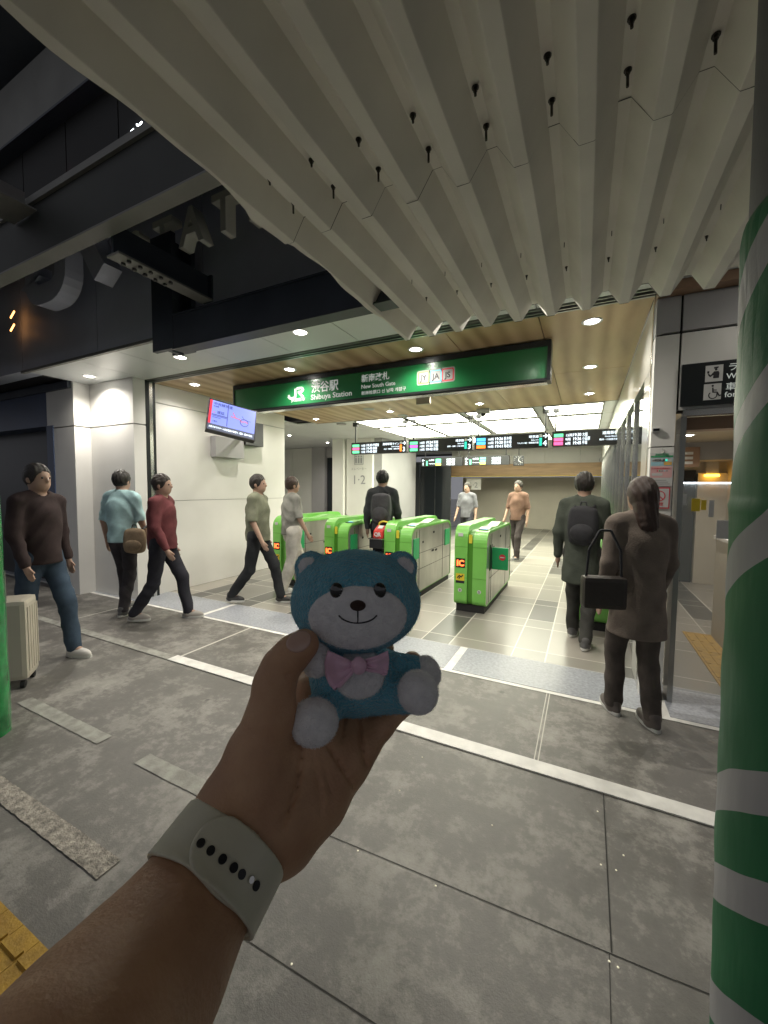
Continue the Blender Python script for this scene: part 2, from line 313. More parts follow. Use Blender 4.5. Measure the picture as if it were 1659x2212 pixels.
# ================================================================== SETTING: ground
bm = bmesh.new(); bx(bm, -60, 60, -40, 3.12, -.3, 0); struct(obj('ground', bm, M['pave']))
bm = bmesh.new(); bx(bm, -60, 60, 3.121, 60, -.3, -.004); struct(obj('hall_floor', bm, M['tile']))
bm = bmesh.new()
for i in range(-6, 4): bx(bm, -.98 + i * 1.5 + .035, -.98 + (i + 1) * 1.5 - .035, 3.17, 3.68, -.01, .003)
struct(obj('granite_threshold', bm, M['granite']))
bm = bmesh.new(); bx(bm, -10, 5, 3.122, 3.69, -.01, 0.0005); struct(obj('threshold_border', bm, M['white_line']))
bm = bmesh.new(); bx(bm, -3.2, 5, 2.20, 2.30, .0, .004); struct(obj('white_line', bm, M['white_line']))
bm = bmesh.new(); bx(bm, -12, -3.203, 2.2, 2.28, .0, .003); struct(obj('faded_line', bm, M['old_line']))
def wob(bm, x0, x1, y0, y1, z, n=60, a=.002):
    top = [(x0 + (x1 - x0) * i / n, y1 + RNG.uniform(-a, a)) for i in range(n + 1)]; bot = [(x0 + (x1 - x0) * i / n, y0 + RNG.uniform(-a, a)) for i in range(n + 1)]
    A = [bm.verts.new((x, y, z)) for x, y in top]; B = [bm.verts.new((x, y, z)) for x, y in bot]
    for i in range(n): bm.faces.new((A[i], A[i + 1], B[i + 1], B[i]))
bm = bmesh.new(); wob(bm, -3.45, -2.49, 1.262, 1.348, .004); wob(bm, -2.135, -1.2, 1.262, 1.352, .004); struct(obj('dashed_line', bm, M['old_line']))
bm = bmesh.new(); wob(bm, -3.6, -1.615, .805, .893, .005, 120, .0022); struct(obj('lumpy_line', bm, M['rough_line']))
def strip(bm, a, b, wd, z):
    a = Vector(a); b = Vector(b); d = (b - a).normalized(); n = Vector((-d.y, d.x)) * wd / 2
    bm.faces.new([bm.verts.new((q.x, q.y, z)) for q in (a + n, b + n, b - n, a - n)])
bm = bmesh.new()

for a, b, wd in (((-1.2, 1.36), (.30, 1.43), .0035), ((.30, 1.432), (2.5, 1.55), .0035), ((.127, 1.425), (.13, 2.195), .005), ((.12, 1.42), (.09, .2), .0025), ((-1.3, .905), (3, 1.0), .0035), ((-5, 2.19), (3, 2.19), .006), ((-5, 3.12), (3, 3.12), .006), ((-9, 1.1), (-3.3, 1.15), .004)):
    strip(bm, a, b, wd, .0018)
struct(obj('paving_joint', bm, M['joint']))
bm = bmesh.new()
for a, b, wd in (((-3.155, 2.2 + .1), (-3.155, 3.12), .022), ((-.205, 2.3), (-.205, 3.12), .006), ((-.185, 2.3), (-.185, 3.12), .006), ((-5.1, 2.3), (-5.1, 3.12), .02), ((2.75, 2.3), (2.75, 3.12), .02)): strip(bm, a, b, wd, .002)
struct(obj('pale_joint', bm, M['lightjoint']))
# tactile paving
bm = bmesh.new()
for ix in range(0, 7):
    x1 = -1.445 - .11 * ix if ix else -1.445; x0 = -1.555 - .19 * 0 if False else x1 - .108
    for iy in range(0, 3):
        y1 = .6 - .30 * iy; bx(bm, x0, x1, y1 - .298, y1, 0, .004)
        for k in range(4): yy = y1 - .04 - .075 * k; bx(bm, x0 + .006, x1 - .004, yy - .022, yy, .0035, .012)
struct(obj('tactile_paving', bm, M['yellow']))
bm = bmesh.new()
for iy in range(5):
    y0 = 3.72 + iy * .3
    for k in range(4): bx(bm, 1.0 + k * .075, 1.03 + k * .075, y0 + .01, y0 + .28, .002, .009)
bx(bm, .98, 1.28, 3.72, 5.22, -.003, .004); struct(obj('tactile_strip', bm, M['yellow']))
# reflective studs lying in the paving; slight emission paints in their glint
proto = None
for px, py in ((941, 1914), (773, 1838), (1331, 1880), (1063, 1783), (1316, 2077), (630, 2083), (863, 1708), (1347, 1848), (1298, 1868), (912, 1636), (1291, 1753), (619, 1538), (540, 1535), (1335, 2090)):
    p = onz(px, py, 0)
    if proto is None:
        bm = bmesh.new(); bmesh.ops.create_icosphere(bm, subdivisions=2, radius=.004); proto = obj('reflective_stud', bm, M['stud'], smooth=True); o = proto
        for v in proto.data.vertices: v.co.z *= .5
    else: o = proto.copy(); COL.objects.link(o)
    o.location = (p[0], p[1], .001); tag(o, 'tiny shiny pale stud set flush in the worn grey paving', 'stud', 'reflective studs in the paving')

# ================================================================== STATION BUILDING
ST = thing('station_building', 'pale station front with lit entrance hall, wood ceiling and dark upper wall', 'building')
CZ = 2.9
def part(name, boxes, m, parent=None):
    bm = bmesh.new()
    for b in boxes: bx(bm, *b)
    return obj(name, bm, m, ST if parent is None else parent)
# dark upper facade with panel joints, soffit, ceilings
xs = [-16 + 1.62 * i for i in range(14)]
part('upper_facade', [(a + .006, a + 1.614, 2.5, 2.7, 2.915, 4.35) for a in xs] + [(a + .006, a + 1.614, 2.5, 2.7, 4.36, 6.2) for a in xs], M['facade'])
part('facade_backing', [(-16, 7, 2.53, 2.72, 2.93, 6.19)], M['slot'])
part('facade_lower_edge', [(-6.3, 7, 2.485, 2.52, 2.885, 2.914)], M['steel_lt'])
jx = [-6.2, -5.14, -4.40, -3.56, -2.76, -1.97, -1.17, -.385, .4, 1.2, 2.0, 3.0]
part('soffit', [(a + .004, b - .004, 2.521, 3.36, CZ, CZ + .02) for a, b in zip(jx[:-1], jx[1:])], M['soffit'])
part('ceiling_void', [(-9, 7, 2.6, 3.9, CZ + .045, CZ + .06), (-5.27, .4, 3.9, 7.2, CZ + .045, CZ + .06)], M['slot'])
part('shutter_track', [(-5.3, 3, 3.385, 3.395, CZ - .006, CZ + .03), (-5.3, 3, 3.43, 3.445, CZ - .012, CZ + .03), (-5.3, 3, 3.49, 3.51, CZ - .006, CZ + .03)], M['track'])
wx = [-5.27, -4.37, -3.58, -2.775, -1.97, -1.175, -.388, .4]
part('wood_ceiling', [(a + .004, b - .004, y0 + .003, y1 - .003, CZ, CZ + .02) for a, b in zip(wx[:-1], wx[1:]) for y0, y1 in ((3.515, 5.31), (5.31, 7.2))], M['wood'])
part('ceiling_edge', [(-5.275, .4, 7.2, 7.215, CZ - .004, CZ + .05)], M['track'])
hx = [-13 + 1.2 * i for i in range(13)]
part('hall_ceiling', [(a + .006, a + 1.194, b + .006, b + 1.194, CZ + .02, CZ + .04) for a in hx for b in (7.216, 8.42, 9.62, 10.82, 12.02, 13.22, 14.42)] + [(a + .006, a + 1.194, 6.15, 7.20, CZ + .02, CZ + .04) for a in hx if a < -6], M['soffit'])
part('hall_roof', [(-14, 6, 7.0, 17, CZ + .06, CZ + .2)], M['slot'])
# left side: column, wall, far left dark wall with opening
part('wall_panel', [(-6.9, -6.2, 3.0, 3.4, 0, 2.305), (-6.9, -6.2, 3.0, 3.4, 2.32, CZ), (-6.195, -5.22, 3.2, 3.36, 0, 2.305), (-6.195, -5.22, 3.2, 3.36, 2.32, CZ)], M['wall'])
part('side_wall', [(-5.6, -5.27, 3.52, 6.15, 0, 1.3), (-5.6, -5.27, 3.52, 6.15, 1.308, 2.64), (-5.6, -5.27, 3.52, 6.15, 2.65, CZ)], M['wall'])
part('wall_backing', [(-6.9, -5.3, 3.23, 3.5, 0, CZ - .01), (-5.59, -5.285, 3.53, 6.14, 0, CZ - .01)], M['grey_wall'])
part('door_track', [(-5.26, -5.22, 3.37, 3.41, 0, CZ), (-5.26, -5.22, 3.46, 3.50, 0, CZ)], M['frame'])
part('track_channel', [(-5.262, -5.215, 3.412, 3.458, 0, CZ)], M['chrome'])
part('dark_wall', [(-14, -6.903, 3.0, 3.3, 2.35, 3.2), (-6.73, -6.903, 2.99, 3.3, 0, 2.35)], M['bluew'])
part('lower_band', [(-14, -6.25, 2.96, 2.999, 2.82, 2.914)], M['steel'])
part('doorway', [(-14, -6.76, 3.25, 3.4, 0, 2.35)], M['dark'])
# right interior wall
part('hall_side_wall', [(.4, .52, 3.56, 3.93, 0, 2.28), (.4, .52, 3.56, 14, 2.40, CZ), (.4, .52, 3.56, 3.93, 2.29, 2.395)], M['gloss_wall'])
part('wall_edge_trim', [(.395, .42, 3.5, 3.555, 0, CZ)], M['chrome'])
part('glazing_panel', [(.43, .45, 3.94 + i * .8, 3.94 + i * .8 + .785, .02, 2.385) for i in range(12)], M['glass'])
part('glazing_mullion', [(.405, .455, 3.925 + i * .8, 3.939 + i * .8, 0, 2.39) for i in range(13)], M['chrome'])
# facade to the right of the entrance
part('facade_panel', [(.4, .538, 3.4, 3.55, 0, 1.808), (.4, .538, 3.4, 3.55, 1.816, 2.575), (.552, 1.4, 3.4, 3.55, 2.06, 2.575), (1.408, 4, 3.4, 3.55, 2.06, 2.575), (1.95, 4, 3.4, 3.55, 0, 2.05)], M['wall'])
part('upper_panel', [(.4, .538, 3.4, 3.55, 2.592, 2.83), (.552, 1.4, 3.4, 3.55, 2.592, 2.83), (1.408, 4, 3.4, 3.55, 2.592, 2.83)], M['grey_wall'])
part('facade_joint', [(.41, 1.95, 3.43, 3.54, 2.055, 2.84), (.41, .53, 3.43, 3.54, .01, 2.05)], M['slot'])
part('brown_fascia', [(.4, 4, 3.30, 3.58, 2.835, CZ - .003)], M['brown'])
DR = bpy.data.objects.new('door', None); COL.objects.link(DR); DR.parent = ST
part('header', [(.575, 1.95, 3.385, 3.44, 2.015, 2.055)], M['chrome'], DR)
part('jamb', [(.568, .60, 3.39, 3.56, 0, 2.012)], M['track'], DR); part('jamb', [(1.88, 1.945, 3.39, 3.56, 0, 2.012)], M['track'], DR)
part('transom', [(.602, 1.88, 3.44, 3.56, 1.925, 2.01)], M['brown'], DR)
part('side_room_wall', [(.53, 4, 8.2, 8.4, 1.78, CZ), (.62, .9, 8.2, 8.3, 0, 1.78), (1.62, 2.0, 8.1, 8.3, 0, 1.8), (2.0, 2.2, 3.6, 8.2, 0, CZ), (.525, .56, 3.9, 8.2, 0, CZ)], M['beige'])
part('side_room_ceiling', [(.53, 2.1, 3.57, 8.3, 2.25, 2.3)], M['beige'])
part('side_room_soffit', [(.6, 2.0, 7.6, 8.2, 1.98, 2.25)], M['grey_wall'])
part('dark_opening', [(1.28, 1.6, 8.15, 8.2, 0, 1.85)], M['dark'])
part('far_room_wall', [(.5, 3.5, 10.5, 10.7, 0, 2.25)], M['beige'])
# back of the hall
part('white_bulkhead', [(-4.6 + i * 1.1 + .004, -4.6 + (i + 1) * 1.1 - .004, 14.9, 15.2, 2.42, CZ + .1) for i in range(6)], M['wall'])
part('wood_bulkhead', [(-4.6, 2, 14.7, 15.2, 2.0, 2.42)], M['counter'])
part('bulkhead_trim', [(-4.6, 2, 14.66, 14.7, 1.98, 2.0)], M['sticker'])
part('back_wall', [(-4.6, 2, 16.5, 16.7, 0, 2.0)], M['beige'])
part('elevator_wall', [(-6.2, -5.35, 9.9, 10.6, 0, CZ + .02)], M['wall'])
part('elevator_side', [(-5.345, -5.1, 10.0, 12.5, 0, CZ + .02)], M['grey_wall'])
part('plain_column', [(-6.62, -6.25, 9.8, 10.5, 0, CZ + .02)], M['wall'])
part('elevator_door', [(-8.05, -6.65, 11.6, 11.7, 0, 2.55)], M['glass'])
part('elevator_surround', [(-8.6, -8.055, 11.45, 11.7, 0, CZ + .02), (-8.05, -6.6, 11.55, 11.72, 2.56, CZ + .02)], M['grey_wall'])
part('reflective_wall', [(-14 + i * .9 + .005, -14 + (i + 1) * .9 - .005, 11.5, 11.7, 0, CZ) for i in range(6)], M['gloss_wall'])
part('glass_screen', [(-6.1 + i * .6, -6.1 + i * .6 + .58, 13.9, 13.95, .1, 2.5) for i in range(3)], M['glass'])
part('side_hall_wall', [(-14, -5.6, 6.2 - .05, 6.2 - .02, 0, CZ)], M['wall'])
part('wall_lettering_plate', [(-4.05, -3.5, 15.0, 15.02, 1.5, 1.95)], M['wall'])
pl = Plane((-5.78, 9.895, 0), (1, 0, 0), (0, 0, 1))
part('pictogram', [(-5.93, -5.63, 9.890, 9.8935, 2.18, 2.47)], M['pict'])
part('pictogram_field', [(-5.915, -5.645, 9.886, 9.8895, 2.195, 2.455)], M['paper'])
bm = bmesh.new()
for dx in (-.085, 0, .085):
    x = -5.78 + dx; bx(bm, x - .025, x + .025, 9.880, 9.885, 2.22, 2.37); cyl(bm, (x, 9.880, 2.41), (x, 9.885, 2.41), .024)
obj('pictogram_figure', bm, M['pict'], ST)
text('エレベーター', pl, 0, 2.03, .085, M['pict'], ST, align='CENTER', t=.004)
text('1·2', pl, 0, 1.63, .36, M['pict'], ST, align='CENTER', t=.004)
pl = Plane((-3.78, 14.99, 0), (1, 0, 0), (0, 0, 1)); text('1·2', pl, 0, 1.58, .28, M['pict'], ST, align='CENTER', t=.004)
pl = Plane((.55, 14.89, 0), (1, 0, 0), (0, 0, 1))
def wheelchair(bm, fn, s, ox, oy, t0, t1):
    q = lambda pts: [(ox + a * s, oy + b * s) for a, b in pts]
    ribbon(bm, q([(.42, .78), (.44, .48), (.66, .46), (.78, .22), (.90, .26)]), .075 * s, fn, t0, t1)
    b2 = bmesh.new(); ribbon(b2, q([(.44, .62), (.64, .60)]), .055 * s, fn, t0, t1 + .0002); ribbon(b2, q(arc(.44, .28, .22, 130, 385, 20)), .06 * s, fn, t0, t1 + .0003); prism(b2, q(arc(.41, .9, .065, 0, 342, 18)), fn, t0, t1 + .0004)
    me = bpy.data.meshes.new('t'); b2.to_mesh(me); b2.free(); bm.from_mesh(me); bpy.data.meshes.remove(me)
bm = bmesh.new(); wheelchair(bm, pl, .3, -.25, 2.42, 0, .005); obj('pictogram_figure', bm, M['pict'], ST)
bm = bmesh.new(); prism(bm, [(.17, 2.47), (.25, 2.47), (.27, 2.58), (.24, 2.66), (.18, 2.66), (.15, 2.58)], pl, 0, .005); prism(bm, arc(.21, 2.70, .03, 0, 340, 12), pl, 0, .005); obj('pictogram_figure', bm, M['redp'], ST)
# upper building mass over the left street side
UP = thing('overhead_walkway', 'black glazed walkway overhead crossing in front of the dark station wall', 'building')
part('lower_beam', [(-14, 6, 1.40, 1.41, 3.012, 3.33)], mat('dark_web', (.032, .035, .032), .6, var=.15, vscale=2), UP); part('lower_flange', [(-14, 6, 1.398, 1.49, 3.0, 3.011)], M['steel_lt'], UP)
part('ledge', [(-14, 6, 1.38, 1.50, 3.331, 3.36), (-14, 6, 1.40, 1.46, 3.38, 3.40)], M['steel_lt'], UP)
part('window_glass', [(-14 + i * .55 + .006, -14 + (i + 1) * .55 - .006, 1.46, 1.47, 3.40, 3.8) for i in range(36)], M['slot'], UP)
part('upper_beam', [(-14, 6, 1.43, 1.48, 3.80, 4.25)], M['steel_lt'], UP)
part('upper_flange', [(-14, 6, 1.38, 1.55, 3.785, 3.799)], M['steel'], UP)
part('roof_mass', [(-14, 6, 1.0, 2.4, 4.6, 4.75), (-14, 6, 1.7, 1.75, 4.2, 5.2)], M['steel'], UP)
part('back_wall', [(-14, 6, 2.41, 2.45, 4.25, 6)], M['slot'], UP)
for x, y, z, mm_ in ((-2.72, 1.455, 3.455, 'neon'), (-2.60, 1.455, 3.50, 'neon'), (-3.43, 1.455, 3.43, 'glint_pink')):
    pass
# glowing strokes modelled in place of street light reflections on the walkway glass
for k, (px, py, mn, lab) in enumerate(((290, 295, 'neon', 'small white glowing strokes painted as a reflection in the overhead glass'), (150, 383, 'glint_pink', 'small pink glowing strokes painted as a reflection in the overhead glass'))):
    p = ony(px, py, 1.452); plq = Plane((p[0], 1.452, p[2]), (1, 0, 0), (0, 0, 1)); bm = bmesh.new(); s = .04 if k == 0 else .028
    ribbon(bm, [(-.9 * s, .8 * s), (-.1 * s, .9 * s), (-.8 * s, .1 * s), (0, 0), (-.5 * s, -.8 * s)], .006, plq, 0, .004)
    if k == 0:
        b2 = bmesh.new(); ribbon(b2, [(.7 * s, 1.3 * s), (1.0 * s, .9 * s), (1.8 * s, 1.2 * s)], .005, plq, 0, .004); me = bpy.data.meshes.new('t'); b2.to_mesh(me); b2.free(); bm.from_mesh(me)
    tag(obj('glass_reflection', bm, M[mn]), lab, 'neon sign')
# steel frame under it
FR = thing('steel_frame', 'dark navy steel post and beams in front of the upper wall', 'frame')
part('post', [(-3.30, -3.04, 2.20, 2.24, 2.63, 3.55), (-3.30, -3.04, 2.38, 2.42, 2.66, 3.55), (-3.19, -3.15, 2.24, 2.38, 2.64, 3.55)], M['steel'], FR)
part('long_beam', [(-3.03, -1.05, 2.2, 2.215, 2.625, 2.875)], M['steel'], FR); part('beam_flange', [(-3.03, -1.05, 2.185, 2.30, 2.612, 2.624), (-3.03, -1.05, 2.185, 2.30, 2.876, 2.888)], M['steel'], FR)
part('cross_beam', [(-2.62, -2.60, 1.50, 2.18, 2.912, 3.09), (-2.66, -2.56, 2.18, 2.195, 2.90, 3.09)], M['steel'], FR); part('cross_flange', [(-2.67, -2.55, 1.50, 2.178, 2.898, 2.911)], M['steel_lt'], FR)
pa, pb = ony(30, 482, 1.39), ony(80, 458, 1.39); part('side_beam', [(pa[0], pb[0], .5, 1.39, pa[2] - .01, pa[2]), ((pa[0] + pb[0]) / 2 - .006, (pa[0] + pb[0]) / 2 + .006, .5, 1.39, pa[2] + .001, pa[2] + .15)], M['steel_lt'], FR)
for i in range(5):
    for s in (0, 1):
        bm = bmesh.new(); cyl(bm, (-2.64 + s * .06, 1.58 + .07 * i, 2.898), (-2.64 + s * .06, 1.58 + .07 * i, 2.884), .013, n=6); obj('bolt', bm, M['deck_dark'], FR)
# wall letters
LT = thing('wall_letters', 'large raised JR STATION letters on the dark upper wall', 'sign')
pl = Plane((0, 2.36, 0), (1, 0, 0), (0, 0, 1)); q = lambda pts: [(-5.36 + a * 1.42, 3.42 + b * .95) for a, b in pts]
JL = [(0.04, .40), (.04, .22)] + arc(.20, .22, .16, 180, 270, 6, .17) + arc(.30, .22, .16, 270, 360, 6, .17) + [(.46, .9)]
RL = [(.46 + .085, .9), (.78, .9)] + arc(.78, .72, .17, 80, -80, 8, .18) + [(.62, .54)]
bm = bmesh.new(); ribbon(bm, q(JL), .2, pl, 0, .16); obj('letter_j', bm, M['letter_j'], LT)
bm = bmesh.new(); ribbon(bm, q(RL), .17, pl, 0, .158); ribbon(bm, q([(.70, .54), (.93, .04)]), .2, pl, 0, .162); obj('letter_r', bm, M['letter_j'], LT)
for ch, x in zip('STATION', (-3.60, -3.22, -2.87, -2.51, -2.22, -1.93, -1.52)):
    o = text(ch, pl, x, 3.44, .40, M['letter'], LT, name='letter', ext=.05, t=.06, align='CENTER', bold=.008)
# street window with amber lamps, far left
AW = thing('dark_window', 'tall dark window with two amber lamps behind at far left', 'window')
p = onx(25, 700, -8.4)
part('frame', [(-8.9, -8.2, 2.40, 2.52, 2.95, 4.1)], M['dark'], AW)
for py in (680, 708):
    p = ony(28, py, 2.39); plq = Plane((p[0], 2.39, p[2]), (1, 0, 0), (0, 0, 1)); bm = bmesh.new(); ribbon(bm, [(-.05, -.03), (.05, .03)], .018, plq, 0, .01); obj('lamp_tube', bm, M['amber'], AW)

# ================================================================== CANOPY
CN = thing('corrugated_canopy', 'off-white folded metal canopy with dark bolts over the forecourt', 'canopy')
PITCH, X0, ZL, ZT = .198, .065, 2.60, 2.69
def profile(z_off, nlo, nhi):
    pts = []
    for n in range(nlo, nhi + 1):
        c = X0 + n * PITCH                      # top flat centre
        for dx, z in ((-.099, ZL), (-.0775, ZL), (-.0755, ZL + .0015), (-.0185, ZT - .0015), (-.0165, ZT), (.0165, ZT), (.0185, ZT - .0015), (.0755, ZL + .0015), (.0775, ZL)): pts.append((c + dx, z + z_off))
    pts.append((X0 + (nhi + .5) * PITCH, ZL + z_off)); return pts
def deck(name, y0, y1, z_off, m, ny=30):
    pts = profile(z_off, -6, 14); bm = bmesh.new(); rows = []
    for j in range(ny + 1):
        y = y0 + (y1 - y0) * j / ny; rows.append([bm.verts.new((x + .0008 * math.sin(5 * y + 2 * x) + ((.012 * math.sin(y * 8.3) + .006 * math.sin(y * 19) - (.02 if 1.25 < y < 1.47 else 0)) if i < 1 else 0), y, z + .0010 * math.sin(4 * y + x * 9))) for i, (x, z) in enumerate(pts)])
    for a, b in zip(rows[:-1], rows[1:]):
        for i in range(len(pts) - 1): bm.faces.new((a[i], a[i + 1], b[i + 1], b[i]))
    o = obj(name, bm, m, CN, smooth=False)
    md = o.modifiers.new('s', 'SOLIDIFY'); md.thickness = .004; md.offset = 0 ; return o
deck('deck_sheet', 1.455, 2.783, 0, M['deck']); deck('deck_sheet', -1.5, 1.465, -.005, M['deck'], 60)
pts = profile(.0, -6, 14); bm = bmesh.new()
for (xa, za), (xb, zb) in zip(pts[:-1], pts[1:]): bx_ = [bm.verts.new(p) for p in ((xa, 2.7845, za - .003), (xb, 2.7845, zb - .003), (xb, 2.7845, zb + .006), (xa, 2.7845, za + .006))]; bm.faces.new(bx_)
bmesh.ops.remove_doubles(bm, verts=bm.verts, dist=1e-5); o = obj('deck_edge', bm, M['deck_dark'], CN); md = o.modifiers.new('s', 'SOLIDIFY'); md.thickness = .003
bm = bmesh.new(); bx(bm, -1.2, 3.0, -1.5, 2.5, 2.70, 2.72); obj('roof_cover', bm, M['deck_dark'], CN)
pts = profile(-.0085, -6, 14); bm = bmesh.new()
for (xa, za), (xb, zb) in zip(pts[:-1], pts[1:]):
    w0 = .0016 + .0012 * math.sin(xa * 37); bm.faces.new([bm.verts.new(p) for p in ((xa, 1.4655 - w0, za), (xb, 1.4655 - w0, zb), (xb, 1.467, zb), (xa, 1.467, za))])
o = obj('lap_shadow', bm, M['deck_dark'], CN)  # dark strip painted in as the shadow gap where the sheets overlap
bprot = None
for n in range(-6, 4):
    for k, y in enumerate((1.232, 1.372, 2.165, 2.398)):
        big = k < 2; x = X0 + n * PITCH + RNG.uniform(-.002, .002); bm = bmesh.new()
        zt = ZT - (.007 if big else .002)
        if k == 2: cyl(bm, (x, y, zt), (x, y, zt - .022), .0018, n=8)
        else:
            r = .0105 if big else .007; cyl(bm, (x, y, zt), (x, y, zt - .003), r, n=14); cyl(bm, (x, y, zt - .003), (x, y, zt - .011), r * .68, n=6); cyl(bm, (x, y, zt - .011), (x + .001, y, zt - (.024 if k == 0 else .046 if k == 1 else .022)), r * .38, n=8)
        obj('bolt', bm, M['rust'], CN)

# ================================================================== WRAPPED PILLARS
pcx, pcy = .626, 1.139
def pillar(name, cx, cy, prof, m, parent, n=72, wr=.0):
    bm = bmesh.new(); rows = []; zs = np.linspace(prof[0][0], prof[-1][0], 150)
    for z in zs:
        r = np.interp(z, [p[0] for p in prof], [p[1] for p in prof])
        rows.append([bm.verts.new((cx + (r + wr * (math.sin(7 * t + 6 * z) * math.sin(23 * z + 3 * t) + .6 * math.sin(31 * z - 11 * t))) * math.cos(t), cy + (r + wr * math.sin(9 * t + 13 * z)) * math.sin(t), z)) for t in [2 * PI * i / n for i in range(n)]])
    for a, b in zip(rows[:-1], rows[1:]):
        for i in range(n): bm.faces.new((a[i], a[(i + 1) % n], b[(i + 1) % n], b[i]))
    bm.faces.new(rows[-1]); return obj(name, bm, m, parent, smooth=True)
PR = thing('wrapped_pillar', 'thick round pillar wrapped in green and grey striped plastic, grey top', 'pillar')
pillar('column', pcx, pcy, [(0, .30), (2.595, .331)], mat('charcoal_column', (.12, .12, .125), .6, var=.08, vscale=3, bump=.1, bscale=80), PR)
pillar('plastic_wrap', pcx, pcy, [(.002, .308), (.3, .312), (.75, .3225), (1.45, .329), (1.475, .3325), (1.485, .328), (1.9, .333), (2.0, .3375), (2.06, .338), (2.085, .333)], pillar_mat(pcx, pcy, [(1.885, 1.985), (1.608, 1.687), (1.292, 1.389), (.766, .859), (.547, .638), (.24, .342), (-.05, .03)]), PR, wr=.0012)
a_ = math.radians(-72.4); lx, ly = 3.33 * math.sin(a_), 3.33 * math.cos(a_)
PL_ = thing('green_post', 'slim green wrapped post at the far left beside the suitcase', 'post')
pillar('plastic_wrap', lx, ly, [(0, .118), (1.8, .112), (2.5, .11)], mat('green_sheet', (.01, .26, .06), .25, coat=.5, var=.4, vscale=9, bump=.6, bscale=20), PL_, 40, .002)
bm = bmesh.new(); cyl(bm, (lx, ly, 2.5), (lx, ly, 3.32), .1, n=24); obj('column', bm, M['steel'], PL_)
plq = Plane((lx + .085, ly - .095, .12), (.75, .66, 0), (0, 0, 1)); plate('label', plq, -.02, .0, .05, .09, M['paper'], PL_, 0, .004)

# ================================================================== MAIN GREEN SIGN
SG = thing('station_sign', 'long green hanging station sign in a black frame', 'sign')
SY = 4.05; sx0, sx1, sz0, sz1 = ony(505, 880, SY)[0], ony(1190, 780, SY)[0], 2.520, 2.885
box('frame', sx0, sx1, SY + .012, SY + .16, sz0, sz1, M['frame'], SG); part('rim', [(sx0, sx1, SY - .012, SY + .0115, sz1 - .055, sz1), (sx0, sx1, SY - .012, SY + .0115, sz0, sz0 + .022), (sx0, sx0 + .022, SY - .012, SY + .0115, sz0 + .0221, sz1 - .0551), (sx1 - .03, sx1, SY - .012, SY + .0115, sz0 + .0221, sz1 - .0551)], M['frame'], SG)
box('face', sx0 + .0225, sx1 - .0305, SY, SY + .011, sz0 + .0225, sz1 - .0555, M['green_sign'], SG)
box('bottom_tray', sx0 + .03, sx1 - .03, SY + .03, SY + .14, sz0 - .012, sz0 - .001, M['chrome'], SG)
pl = Plane((0, SY, 0), (1, 0, 0), (0, 0, 1))
def su(px, py): p = ony(px, py, SY); return p[0], p[2]
# logo
x0, z0 = su(623, 862); x1, z1 = su(662, 828); z0 = su(640, 860)[1]; H_ = .135; W_ = .245; q = lambda pts: [(x0 + a * W_, z0 - .004 + b * H_) for a, b in pts]
bm = bmesh.new(); ribbon(bm, q(JL), .031, pl, 0, .003); obj('logo_letter', bm, M['white_ink'], SG)
bm = bmesh.new(); ribbon(bm, q(RL), .029, pl, 0, .0034); ribbon(bm, q([(.68, .55), (.97, .0)]), .031, pl, 0, .0038); obj('logo_letter', bm, M['white_ink'], SG)
def st(s, px, py, size, wpx, bold=0, m='white_ink', parent=SG):
    a, b = su(px, py); a2, _ = su(px + wpx, py - wpx * .125); text(s, pl, a, b, size, M[m], parent, width=a2 - a, bold=bold)
st('JR東日本', 629, 868, .045, 31, .0012); st('渋谷駅', 673, 847, .135, 58, .002, 'white_ink'); st('Shibuya Station', 672, 864, .088, 88, .001)
st('新南改札', 781, 825, .092, 60, .0012); st('New South Gate', 781, 840, .062, 73, .0006); st('新南检票口 신 남쪽 개찰구', 781, 853, .045, 96, .0005)
for s, px, py, ring in (('JY', 915, 816, 'lime'), ('JA', 941.5, 812.5, 'sky'), ('JS', 967.5, 809, 'redr')):
    a, b = su(px, py); h = .076
    plate('icon_plate', pl, a - h, b - h, a + h, b + h, M['sign_plate'], SG, 0, .002, .022); plate('icon_ring', pl, a - .064, b - .064, a + .064, b + .064, M[ring], SG, .002, .003, .018); plate('icon_field', pl, a - .052, b - .052, a + .052, b + .052, M['sign_plate'], SG, .003, .004, .012)
    text(s, pl, a, b - .03, .082, M['ink'], SG, name='icon_letter', align='CENTER', t=.0055, bold=.0015)

